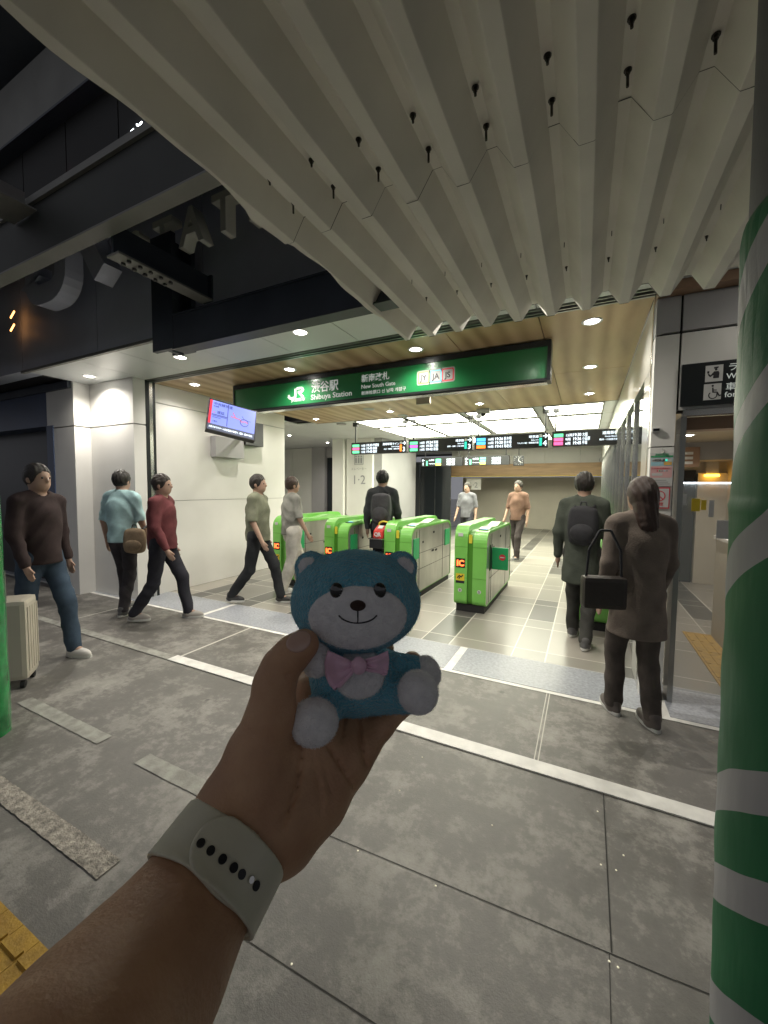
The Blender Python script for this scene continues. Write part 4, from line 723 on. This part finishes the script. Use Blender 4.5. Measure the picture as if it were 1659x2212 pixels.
# ================================================================== PEOPLE
def person(px, d, H, yaw, label, top, bot, hair, shoe, walk=.25, skin=(.42, .27, .20), coat=False, wide=1.0, longhair=False, carry=None, h=.011, arm=.12, xy=None, short=True, group='people walking through the station forecourt'):
    k = H / 1.70; sk = mat('skin', skin, .55, sss=.05); A = np.array; w1, w2 = walk, -walk * .9
    hip = [A((-.085, 0, .90)), A((.085, 0, .90))]; leg = []
    for sx, ph in ((-1, w1), (1, w2)):
        hp = A((sx * .085, 0, .90)); kn = hp + A((0, math.sin(ph + .12) * .42, -math.cos(ph + .12) * .42)); bend = .12 if ph > 0 else .5 * abs(ph) / .25 * .5
        an = kn + A((0, math.sin(ph - bend) * .42, -math.cos(ph - bend) * .42)); leg.append([hp, kn, an])
    mz = min(l[2][2] for l in leg); dz = .075 - mz
    for l in leg:
        for j in range(3): l[j] = l[j] + A((0, 0, dz))
    pz = dz; arms = []
    for sx, ph in ((-1, -arm), (1, arm)):
        sh = A((sx * .165, 0, 1.385 + pz)); el = sh + A((sx * .05, math.sin(ph) * .27, -.27)); wr = el + A((sx * .01, math.sin(ph + .35) * .25, -math.cos(ph + .35) * .25)); arms.append([sh, el, wr])
    hd = A((0, .015, 1.585 + pz))
    def body(P):
        f = ell(P, (0, 0, 1.22 + pz), (.145, .10, .26)); f = smin(f, ell(P, (0, 0, .95 + pz), (.15, .11, .14)), .06)
        f = smin(f, cap(P, (0, -.005, 1.40 + pz), (0, .005, 1.52 + pz), .055, .05), .05); f = smin(f, ell(P, hd, (.076, .094, .112)), .02); f = smin(f, ell(P, hd + A((0, .03, -.06)), (.055, .06, .055)), .03)
        f = smin(f, cap(P, hd + A((0, .088, .015)), hd + A((0, .103, -.022)), .009, .014), .012)
        for sx in (-1, 1): f = smin(f, ell(P, hd + A((sx * .078, -.005, -.01)), (.012, .02, .032)), .008)
        for hp, kn, an in leg:
            f = smin(f, cap(P, hp, kn, .078, .052), .03); f = smin(f, cap(P, kn, an, .05, .034), .02); f = smin(f, cap(P, an, an + A((0, .13, -.05)), .035, .025), .02)
        for sh, el, wr in arms:
            f = smin(f, cap(P, sh, el, .047, .038), .03); f = smin(f, cap(P, el, wr, .037, .026), .015); d_ = (wr - el) / np.linalg.norm(wr - el); pm = wr + d_ * .075
            f = smin(f, cap(P, wr + d_ * .02, pm, .026, .024), .012)
            for q_, o_ in enumerate((-.026, -.009, .009, .025)): f = np.minimum(f, cap(P, pm + A((0, o_, 0)), pm + d_ * (.062, .075, .070, .055)[q_] + A((0, o_ * 1.1 + .012, 0)), .0095, .008))
            f = np.minimum(f, cap(P, wr + d_ * .03 + A((0, .02, 0)), wr + d_ * .075 + A((0, .055, 0)), .011, .009))
        return f
    B = sdf_mesh('person', body, (-.36, -.42, 0), (.36, .48, 1.74 + pz), h, sk); tag(B, label, 'person', group)
    tm = mat('top_cloth', top, .9, var=.22, vscale=7, bump=.5, bscale=160, spec=.2); bmt = mat('trouser_cloth', bot, .9, var=.25, vscale=6, bump=.5, bscale=160, spec=.2)
    r1, r2 = RNG.uniform(0, 6, 2)
    def wr_(P, a=.006):
        q1 = P[..., 2] * 19 + P[..., 0] * 14 + 1.6 * np.sin(P[..., 1] * 17 + r1) + 1.3 * np.sin(P[..., 0] * 13 + P[..., 2] * 6 + r2); q2 = P[..., 2] * 31 - P[..., 0] * 22 + 2 * np.sin(P[..., 1] * 12 + P[..., 2] * 5 + r2)
        return a * 1.6 * (np.abs(np.sin(q1 * .8)) - .6) + a * .4 * np.sin(q2 * .6)
    hem = (.62 if coat else .86) + pz
    def topf(P):
        f = ell(P, (0, 0, 1.23 + pz), (.175, .125, .27)); f = smin(f, cap(P, (0, 0, hem - .1), (0, 0, 1.25 + pz), .158 if not coat else .19, .14), .06); f = smin(f, cap(P, (-.12, 0, 1.405 + pz), (.12, 0, 1.405 + pz), .06), .05)
        for sh, el, wr in arms:
            f = smin(f, cap(P, sh, el, .066, .056), .03)
            if coat or not short: f = smin(f, cap(P, el, wr, .054, .042), .02)
        f = f + wr_(P, .003 if coat else .0055); f = smax(f, hem - P[..., 2], .01); f = np.maximum(f, -(cap(P, (0, .02, 1.47 + pz), (0, .04, 1.60 + pz), .058)))
        if short and not coat:
            for sh, el, wr in arms: f = np.maximum(f, -cap(P, el + (el - sh) * .25, wr, .08))
        return f
    sdf_mesh('jacket' if coat else 'shirt', topf, (-.34, -.34, hem - .02), (.34, .34, 1.50 + pz), h, tm, B)
    def botf(P):
        f = ell(P, (0, 0, .94 + pz), (.165, .125, .13))
        for hp, kn, an in leg:
            f = smin(f, cap(P, hp, kn, .092 * wide, .07 * wide), .035); f = smin(f, cap(P, kn, an + A((0, -.005, .0)), .07 * wide, .058 * wide), .02)
        f = f + wr_(P, .005); return smax(f, P[..., 2] - (1.0 + pz), .01)
    sdf_mesh('trousers', botf, (-.28, -.45, .05), (.28, .48, 1.05 + pz), h, bmt, B)
    for hp, kn, an in leg:
        def sf(P, an=an):
            f = smin(ell(P, an + A((0, .045, -.045)), (.045, .125, .05)), cap(P, an + A((0, -.02, .01)), an + A((0, -.01, -.03)), .045, .045), .03); return np.maximum(f, (an[2] - .073) - P[..., 2])
        so = sdf_mesh('shoe', sf, an - A((.08, .12, .12)), an + A((.08, .2, .09)), .008, mat('shoe_leather', shoe, .5), B)
        bm = bmesh.new(); z0 = an[2] - .074; pts = [(an[0] + a_ * .047, an[1] + .045 + b_ * .13) for a_, b_ in arc(0, 0, 1, 0, 345, 22)]; prism(bm, pts, lambda u_, v_, t: Vector((u_, v_, t)), z0, z0 + .022); obj('sole', bm, mat('pale_sole', (.6, .6, .57), .6), so)
    hm = mat('hair', hair, .45, bump=.6, bscale=60, stretch=(8, 8, 1))
    def hf(P):
        f = ell(P, hd + A((0, -.014, .022)), (.090, .102, .112)); 
        if longhair: f = smin(f, cap(P, hd + A((0, -.06, 0)), hd + A((0, -.075, -.20)), .07, .075), .04)
        f = f + .0025 * np.sin(P[..., 0] * 95 + 3 * np.sin(P[..., 2] * 24 + r1)) * np.sin(P[..., 1] * 60 + 2 * np.sin(P[..., 2] * 33)) + .003 * np.sin(P[..., 0] * 210 + P[..., 2] * 30); face = ell(P, hd + A((0, .085, -.045)), (.074, .085, .10)); f = smax(f, -face, .01)
        return smax(f, (hd[2] - (.26 if longhair else .07)) - P[..., 2], .01)
    sdf_mesh('hair', hf, hd - A((.12, .17, .30)), hd + A((.12, .12, .16)), .008, hm, B)
    for sx in (-1, 1):
        bm = bmesh.new(); bmesh.ops.create_uvsphere(bm, u_segments=8, v_segments=6, radius=.009); bmesh.ops.translate(bm, verts=bm.verts, vec=(sx * .03, .1, hd[2] + .005)); obj('eye', bm, M['ink'], B, True)
    x, y = xy or gxy(px, d); B.location = (x, y, 0); B.rotation_euler = (0, 0, math.radians(yaw)); B.scale = (k,) * 3
    return B
person(80, 3.42, 1.70, -75, 'person in dark jacket and blue jeans walking beside the suitcase at far left', (.05, .035, .035), (.05, .075, .11), (.02, .015, .012), (.6, .58, .55), .28, coat=False, short=False)
person(262, 4.7, 1.68, 20, 'person in pale cyan shirt and dark trousers at the left wall', (.42, .62, .64), (.05, .045, .05), (.015, .012, .01), (.1, .1, .1), .15)
person(348, 4.45, 1.66, -60, 'person in maroon top and dark trousers walking left of the gates', (.16, .05, .055), (.035, .035, .045), (.03, .02, .015), (.35, .33, .3), .30, short=False)
person(556, 5.15, 1.70, -70, 'person striding in dark trousers and black and white sneakers', (.20, .21, .15), (.03, .032, .035), (.02, .015, .012), (.04, .04, .04), .34)
person(630, 5.75, 1.66, -30, 'person in wide cream trousers just left of the plush toy', (.30, .30, .27), (.55, .53, .48), (.05, .03, .02), (.5, .5, .48), .2, wide=1.3)
P6 = person(826, 5.9, 1.76, 12, 'person with black hair and black trousers behind the red code reader', (.06, .065, .07), (.012, .012, .014), (.01, .01, .01), (.03, .03, .03), .12, short=False)
person(1388, 2.55, 1.575, 22, 'person with brown hair in taupe coat standing at the right of the gates', (.20, .165, .14), (.10, .085, .075), (.055, .032, .024), (.12, .1, .09), .12, coat=True, longhair=True)
person(1262, 3.9, 1.68, -8, 'person in dark green-grey coat by the rightmost gate', (.07, .08, .065), (.06, .06, .055), (.02, .015, .012), (.1, .1, .1), .2, coat=True)
person(1120, 8.6, 1.70, 160, 'distant person in brown top beyond the gates facing out', (.20, .12, .09), (.06, .05, .05), (.02, .015, .01), (.1, .1, .1), .2, h=.016)
person(1010, 9.6, 1.68, 170, 'distant person in grey top beyond the second gate', (.18, .18, .2), (.05, .05, .06), (.02, .015, .01), (.1, .1, .1), .25, h=.016)
def pack(px, d, z, yaw, w_, h_, t_, label, col, nm='backpack'):
    T = thing(nm, label, 'bag'); x, y = gxy(px, d); bm_ = mat('bag_cloth', col, .8, var=.2, vscale=12, bump=.4, bscale=120)
    sdf_mesh('bag_body', lambda P: ell(P, (0, 0, h_ / 2), (w_ / 2, t_ / 2, h_ / 2)) * .4 + .6 * (np.linalg.norm(np.maximum(np.abs(P - np.array((0, 0, h_ / 2), np.float32)) - np.array((w_ / 2 - .05, t_ / 2 - .05, h_ / 2 - .05), np.float32), 0), axis=-1) - .05), (-w_, -t_, -.04), (w_, t_, h_ + .04), .01, bm_, T)
    sdf_mesh('pocket', lambda P: ell(P, (0, -t_ * .42, h_ * .33), (w_ * .38, t_ * .3, h_ * .24)), (-w_ * .5, -t_, 0), (w_ * .5, 0, h_ * .7), .009, bm_, T)
    bm = bmesh.new(); tube(bm, [(-.03, 0, h_ - .01), (-.02, 0, h_ + .035), (.02, 0, h_ + .035), (.03, 0, h_ - .01)], .006); obj('handle', bm, M['ink'], T)
    for sx in (-1, 1): bm = bmesh.new(); tube(bm, [(sx * w_ * .3, t_ * .3, h_ * .95), (sx * w_ * .34, t_ * .9, h_ * 1.05), (sx * w_ * .36, t_ * 1.3, h_ * .9)], .011); obj('strap', bm, M['ink'], T)
    T.location = (x, y, z); T.rotation_euler = (0, 0, math.radians(yaw)); return T
pack(824, 5.74, 1.0, 12, .30, .44, .17, 'dark grey patterned backpack on the person behind the red reader', (.09, .09, .10))
pack(1262, 3.76, .98, -8, .27, .38, .15, 'black backpack on the person in the green-grey coat', (.02, .02, .024))
pack(288, 4.62, .72, 30, .26, .30, .1, 'tan canvas bag at the hip of the person in the cyan shirt', (.30, .22, .14), 'canvas_bag')
BG = thing('shoulder_bag', 'dark brown shoulder bag at the hip of the person in the taupe coat', 'bag'); p = gxy(1312, 2.42)
box('bag_body', -.125, .125, -.05, .05, 0, .2, mat('bag_leather', (.035, .028, .024), .5, bump=.3, bscale=30), BG, .03); bm = bmesh.new(); tube(bm, [(-.10, 0, .19), (-.09, .0, .36), (-.03, 0, .48), (.03, 0, .48), (.09, 0, .36), (.10, 0, .19)], .008); obj('strap', bm, M['ink'], BG); BG.location = (p[0], p[1], .78); BG.rotation_euler = (0, 0, .3)
# suitcase
SU = thing('suitcase', 'cream upright suitcase on small wheels at the far left edge', 'suitcase'); sx_, sy_ = onz(2, 1482, 0)[:2]
box('shell', -.2, .2, -.12, .12, .06, .66, M['cream'], SU, .035)
bm = bmesh.new(); [bx(bm, -.203 , -.197, -.09 + i * .045, -.075 + i * .045, .12, .6) for i in range(5)]; obj('shell_groove', bm, M['beige'], SU); bm = bmesh.new(); [bx(bm, .197, .203, -.09 + i * .045, -.075 + i * .045, .12, .6) for i in range(5)]; obj('shell_groove', bm, M['beige'], SU)
bm = bmesh.new(); tube(bm, [(-.08, -.1, .64), (-.08, -.1, .88), (.08, -.1, .88), (.08, -.1, .64)], .009); obj('pull_handle', bm, M['track'], SU)
for a_ in (-.16, .16):
    for b_ in (-.09, .09): bm = bmesh.new(); cyl(bm, (a_ - .014, b_, .026), (a_ + .014, b_, .026), .026, n=18); cyl(bm, (a_ - .016, b_, .026), (a_ + .016, b_, .026), .013, n=12); obj('wheel', bm, M['rubber'], SU)
SU.location = (sx_, sy_, 0); SU.rotation_euler = (0, 0, .9)

# ================================================================== HAND, BAND, PLUSH TOY
C3 = lambda px, py, d: cp(px, py, d).astype(np.float32)
def pxof(P):
    q = (P - EY.astype(np.float32)) @ MW.astype(np.float32); z = -q[..., 2]; return CX + F_ * q[..., 0] / z, CY - F_ * q[..., 1] / z
ARM = [(66, 2450, .128, .0385), (201, 2265, .155, .0358), (330, 2086, .185, .0328), (420, 1944, .212, .0284), (506, 1810, .236, .0258)]
THUMB = [(522, 1712, .243, .0200), (556, 1628, .248, .0182), (586, 1545, .252, .0150), (593, 1478, .256, .0127), (607, 1440, .259, .0116), (633, 1411, .261, .0110), (656, 1392, .262, .0100)]
PALM = [[(560, 1770, .245, .022), (665, 1600, .275, .018), (668, 1500, .300, .0135)], [(580, 1780, .246, .022), (690, 1630, .282, .017), (715, 1530, .304, .0135)], [(605, 1790, .250, .020), (722, 1640, .286, .016), (760, 1570, .303, .013)], [(622, 1797, .251, .0185), (690, 1730, .268, .0165), (752, 1640, .288, .0145), (784, 1606, .296, .0130)]]
FING = [[(668, 1500, .300, .0125), (655, 1462, .330, .0105), (690, 1410, .345, .009), (740, 1380, .345, .008)], [(715, 1530, .304, .0125), (752, 1480, .332, .0105), (795, 1430, .345, .009), (830, 1400, .345, .0085)],
        [(760, 1570, .303, .0125), (802, 1515, .325, .0105), (850, 1460, .338, .0092), (890, 1429, .335, .0085)], [(784, 1606, .296, .0128), (822, 1566, .305, .0105), (862, 1526, .318, .0092), (905, 1500, .328, .008)]]
GROOVE = [([(772, 1548), (778, 1590), (790, 1650)], 5.0, .0026), ([(700, 1600), (728, 1642), (752, 1680), (764, 1700)], 3.2, .0022), ([(650, 1580), (652, 1640), (640, 1710), (610, 1780)], 4.0, .0020), ([(703, 1660), (717, 1720)], 3.0, .0012), ([(672, 1620), (690, 1700), (694, 1760)], 3.5, .0010), ([(596, 1466), (612, 1463), (628, 1455)], 2.6, .0016), ([(585, 1478), (612, 1476)], 2.2, .0008), ([(745, 1545), (738, 1600)], 3, .0018), ([(480, 1770), (540, 1790), (600, 1830)], 3.0, .0012)]
def chain(P, pts, k=.006):
    f = None
    for a_, b_ in zip(pts[:-1], pts[1:]):
        c_ = cap(P, C3(*a_[:3]), C3(*b_[:3]), a_[3], b_[3]); f = c_ if f is None else smin(f, c_, k)
    return f
def arm_base(P):
    f = chain(P, ARM, .012); f = smin(f, chain(P, [ARM[-1], (562, 1738, .249, .0245)], .01), .02)
    for c_ in PALM: f = smin(f, chain(P, c_, .01), .012)
    return smin(f, chain(P, THUMB, .005), .014)
def hand_fn(P):
    f = arm_base(P)
    for c_ in FING: f = smin(f, chain(P, c_, .003), .0035)
    for c_, k in ((THUMB[4], .0),): pass
    px, py = pxof(P)
    for pts, wd, dp in GROOVE:
        dmin = np.full(px.shape, 1e3, np.float32)
        for a_, b_ in zip(pts[:-1], pts[1:]):
            ax, ay = a_; vx, vy = b_[0] - ax, b_[1] - ay; t = np.clip(((px - ax) * vx + (py - ay) * vy) / (vx * vx + vy * vy), 0, 1); dmin = np.minimum(dmin, np.hypot(px - ax - t * vx, py - ay - t * vy))
        f = f + 1.35 * dp * np.exp(-(dmin / wd) ** 2)
    return f
allp = np.array([C3(*q_[:3]) for c_ in [ARM, THUMB] + PALM + FING for q_ in c_]); lo, hi = allp.min(0) - .045, allp.max(0) + .03
skinm = mat('hand_skin', (.52, .31, .18), .5, sss=.05, col2=(.40, .215, .12), vscale=30, bump=.16, bscale=420, detail=7)
ARMO = sdf_mesh('person', hand_fn, lo, hi, .0019, skinm); tag(ARMO, 'bare forearm and left hand holding up the plush toy, palm to viewer', 'person')
def surf(px, py, fn, d0=.12, d1=.4):
    ds = np.arange(d0, d1, .0004, dtype=np.float32); P = np.array([C3(px, py, d_) for d_ in ds]); f = fn(P); i = int(np.argmax(f < 0)); return ds[i] if f[i] < 0 else None
# thumb nail: thin shell on the upper side of the thumb tip
def thumb_off(P): return chain(P, THUMB, .005)
na, nb = C3(626, 1400, .2545), C3(664, 1374, .2555)
def nail_fn(P):
    f = np.abs(thumb_off(P) - .0003) - .0007; mid = (na + nb) / 2; axd = (nb - na) / np.linalg.norm(nb - na); q = P - mid; t = q @ axd; r = np.linalg.norm(q - t[..., None] * axd, axis=-1)
    return smax(f, np.hypot(t / .0085, r / .0068) * .006 - .006, .0005)
sdf_mesh('thumbnail', nail_fn, (na + nb) / 2 - .016, (na + nb) / 2 + .016, .0006, mat('nail', (.50, .33, .27), .25, coat=.4), ARMO)
# watch band: rings offset from the wrist
Wc = (C3(*ARM[-1][:3]) * .5 + C3(*ARM[-2][:3]) * .5); axw = C3(*ARM[-1][:3]) - C3(*ARM[-2][:3]); axw /= np.linalg.norm(axw)
view = (Wc - EY) / np.linalg.norm(Wc - EY); acw = np.cross(view, axw); acw /= np.linalg.norm(acw)   # across the wrist
if (MW.T @ acw)[0] < 0: acw = -acw
bc = C3(463, 1862, .222)
def forearm(P): return smin(chain(P, ARM, .012), chain(P, [ARM[-1], (562, 1738, .249, .0245)], .01), .02)
def band_fn(off, hw, s0=None, rr=.0):
    def fn(P):
        f = np.abs(forearm(P) - off) - .0013; q = P - bc; t = q @ axw; s_ = q @ acw
        if s0 is None: wv_ = hw + .0009 * np.sin(s_ * 160); return smax(f, np.abs(t) - wv_, .0008)
        e = np.maximum(np.hypot(np.maximum(s0 + hw - s_, 0), t) - hw, np.abs(t) - hw); return smax(np.maximum(f, (q @ view) - .02), e, .0008)
    return fn
bandm = mat('silicone_band', (.58, .56, .44), .42, bump=.03, bscale=300)
WB = thing('watch_band', 'pale grey silicone watch band with a row of oval holes on the wrist', 'watch band')
sdf_mesh('inner_strap', band_fn(.0014, .0140), bc - .055, bc + .055, .0011, bandm, WB); sdf_mesh('outer_strap', band_fn(.0032, .0140, -.0155), bc - .055, bc + .055, .0010, bandm, WB)
for i_, (hx_, hy_) in enumerate(((434, 1823), (455, 1839), (480, 1857), (504, 1875), (521, 1889), (539, 1900), (552, 1913))):
    d_ = surf(hx_, hy_, lambda P: forearm(P) - .0045)
    if d_ is None: continue
    c_ = cp(hx_, hy_, d_); g = np.array([(forearm(np.array([c_ + e, c_ - e]).astype(np.float32))) for e in np.eye(3) * .001]); n_ = g[:, 0] - g[:, 1]; n_ /= np.linalg.norm(n_)
    bm = bmesh.new(); cyl(bm, c_ - n_ * .002, c_ + n_ * .0011, .0021, n=20) if i_ != 5 else cyl(bm, c_ - n_ * .001, c_ + n_ * .0020, .0018, .0015, n=20); obj('pin' if i_ == 5 else 'strap_hole', bm, M['chrome'] if i_ == 5 else M['dark'], WB, False)

TOY = thing('plush_toy', 'blue plush bear with white muzzle, white feet and pink bow held up in the hand', 'plush toy')
def fuzz(o, rs, per=2600000, ln=.0022, wd=.00014):
    me = o.data; n = len(me.polygons); c_ = np.empty(n * 3, np.float32); nn = np.empty(n * 3, np.float32); ar = np.empty(n, np.float32)
    me.polygons.foreach_get('center', c_); me.polygons.foreach_get('normal', nn); me.polygons.foreach_get('area', ar); c_ = c_.reshape(-1, 3); nn = nn.reshape(-1, 3)
    k = int(min(14000, ar.sum() * per)); ix = rs.choice(n, k, p=ar / ar.sum()); P = c_[ix] + rs.normal(0, .0004, (k, 3)); N_ = nn[ix]
    D = N_ + rs.normal(0, .55, (k, 3)); D /= np.linalg.norm(D, axis=1)[:, None]; T = np.cross(D, rs.normal(0, 1, (k, 3))); T /= np.linalg.norm(T, axis=1)[:, None]
    lh = ln * rs.uniform(.5, 1.2, (k, 1)); base = P - N_ * .0003; V = np.stack([base - T * wd, base + T * wd, base + D * lh], 1).reshape(-1, 3)
    nv = len(me.vertices); old = np.empty(nv * 3, np.float32); me.vertices.foreach_get('co', old); fa = [list(p.vertices) for p in me.polygons]
    m2 = bpy.data.meshes.new(me.name); m2.from_pydata(np.concatenate([old.reshape(-1, 3), V]).tolist(), [], fa + (nv + np.arange(k * 3).reshape(-1, 3)).tolist()); m2.materials.append(me.materials[0])
    m2.polygons.foreach_set('use_smooth', [True] * len(m2.polygons)); o.data = m2; return o
def plush(name, fn, c_, ext, m, h=.0011, amp=.00012, parent=None, fur=True):
    rs = np.random.RandomState(len(name) * 7 + int(c_[0] * 1e4) % 97); ph = rs.uniform(0, 6, (14, 1)); K = rs.normal(0, 1, (14, 3)); K = K / np.linalg.norm(K, axis=1)[:, None] * rs.uniform(700, 2300, (14, 1))
    def g(P):
        f = fn(P); nz = sum(np.sin(P @ K[i].astype(np.float32) + ph[i, 0]) for i in range(14)) / 3.2; return f + amp * nz
    c_ = np.array(c_); o = sdf_mesh(name, g, c_ - ext, c_ + ext, h, m, parent or TOY)
    return fuzz(o, rs) if fur else o
blue = mat('blue_plush', (.17, .62, .82), .95, sheen=.6, bump=.9, bscale=520, col2=(.13, .53, .72), vscale=160, spec=.1)
whit = mat('white_plush', (.86, .85, .86), .95, sheen=.6, bump=.4, bscale=520, col2=(.76, .75, .77), vscale=150, spec=.1)
Rc = MW.T                                     # world -> camera axes for oriented ellipsoids
def E3(P, px, py, d, rx, ry, rz, rot=0):
    c_, s_ = math.cos(math.radians(rot)), math.sin(math.radians(rot)); R = np.array([[c_, s_, 0], [-s_, c_, 0], [0, 0, 1]]) @ Rc; return ell(P, C3(px, py, d), (rx, ry, rz), R)
def headf(P): return smin(E3(P, 769, 1306, .298, .0470, .0345, .034), E3(P, 769, 1272, .300, .0375, .0255, .030), .02)
hb = cp(769, 1305, .298)
plush('head', lambda P: smin(headf(P), np.minimum(E3(P, 672, 1226, .302, .0125, .0125, .007), E3(P, 866, 1226, .302, .0125, .0125, .007)), .005), hb, .062, blue, .0012)
plush('muzzle', lambda P: smax(headf(P) - .0018, smax(E3(P, 773, 1335, .270, .0335, .0225, .05), -E3(P, 769, 1306, .330, .05, .05, .030) * 0 - 1, .001), .002), hb, .056, whit, .0010)
for a_ in (664, 874): plush('inner_ear', lambda P, a_=a_: E3(P, a_ * .98 + 769 * .02, 1226, .2955, .0075, .0075, .003), cp(a_, 1226, .296), .014, whit, .0007, .0002)
for a_, b_ in ((727, 1276), (820, 1276)):
    d_ = surf(a_, b_, headf); sdf_mesh('eye', lambda P: E3(P, a_, b_, d_ - .0016, .0044, .0054, .0028), cp(a_, b_, d_) - .009, cp(a_, b_, d_) + .009, .0006, mat('bead', (.01, .01, .01), .12, coat=1), TOY)
mz = lambda P: headf(P) - .0018
d_ = surf(773, 1308, mz); sdf_mesh('nose', lambda P: E3(P, 773, 1308, d_, .0052, .0036, .0026), cp(773, 1308, d_) - .009, cp(773, 1308, d_) + .009, .0005, mat('stitched_nose', (.05, .025, .018), .7, bump=.6, bscale=600, stretch=(1, 1, 6)), TOY)
bm = bmesh.new()
for pts in ([(773, 1318), (773, 1346)], arc(773, 1322, 46, 215, 325, 14, -38) if False else [(773 + 44 * math.sin(t), 1346 + 12 * (math.cos(t * 1.0) - 1) * 2.2) for t in np.linspace(-1.2, 1.2, 15)]):
    q_ = []
    for a_, b_ in pts: dd = surf(a_, b_, mz); q_.append(tuple(cp(a_, b_, dd - .0002)))
    tube(bm, q_, .00055, 6)
obj('mouth_stitch', bm, M['ink'], TOY)
bodyf = lambda P: E3(P, 769, 1466, .300, .0350, .0262, .026)
plush('body', lambda P: smin(smin(bodyf(P), cap(P, C3(722, 1505, .292), C3(688, 1545, .272), .0125, .0125), .006), smin(cap(P, C3(830, 1500, .295), C3(885, 1500, .284), .013, .0125), cap(P, C3(835, 1440, .303), C3(893, 1444, .300), .0115, .0095), .004), .006), cp(775, 1480, .295), .060, blue, .0012)
plush('tummy', lambda P: smax(bodyf(P) - .0014, E3(P, 776, 1462, .272, .0188, .0165, .03), .0015), cp(775, 1465, .28), .034, whit, .0009)
plush('foot', lambda P: E3(P, 678, 1560, .256, .0154, .0146, .0125), cp(678, 1560, .256), .022, whit, .0009)
plush('foot', lambda P: E3(P, 903, 1495, .272, .0135, .0145, .0120, 12), cp(903, 1495, .272), .022, whit, .0009)
plush('paw', lambda P: E3(P, 921, 1452, .300, .0105, .0125, .010, 25), cp(921, 1452, .300), .018, whit, .0009)
plush('paw', lambda P: E3(P, 682, 1424, .275, .0105, .0125, .009, 10), cp(682, 1424, .275), .018, whit, .0009)
satin = mat('pink_satin', (.72, .45, .60), .38, sheen=.4, bump=.25, bscale=70, stretch=(1, 1, 1))
def wing(edge, kx, ky, d0):
    bm = bmesh.new(); n = 28; m_ = 14; V_ = []
    E_ = np.array(edge, float); ts = np.linspace(0, len(E_) - 1, n + 1); ex = np.interp(ts, range(len(E_)), E_[:, 0]); ey = np.interp(ts, range(len(E_)), E_[:, 1])
    for i in range(n + 1):
        row = []
        for j in range(m_ + 1):
            v = j / m_; u_ = i / n; k0y = ky + (u_ - .5) * 14; x = kx + (ex[i] - kx) * v; y = k0y + (ey[i] - k0y) * v
            dd = d0 - .0045 * math.sin(PI * min(1, v * 1.15)) + .0014 * math.sin(u_ * 21 + v * 2) * (1 - v * .55) * (v > 0) + .0012 * math.sin(u_ * 9 + 5 * v) * v
            row.append(bm.verts.new(cp(x, y, dd)))
        V_.append(row)
    for a_, b_ in zip(V_[:-1], V_[1:]):
        for j in range(m_): bm.faces.new((a_[j], a_[j + 1], b_[j + 1], b_[j]))
    o = obj('bow_wing', bm, satin, TOY, True); md = o.modifiers.new('s', 'SOLIDIFY'); md.thickness = .0012; return o
wing([(708, 1404), (702, 1430), (704, 1462), (712, 1480), (724, 1493), (742, 1474), (756, 1458)], 768, 1438, .266)
wing([(838, 1405), (841, 1424), (839, 1444), (836, 1456), (812, 1455), (795, 1452)], 782, 1438, .266)
plush('bow_knot', lambda P: E3(P, 775, 1438, .262, .0052, .0058, .0042), cp(775, 1438, .262), .011, satin, .0006, .0002, fur=False)
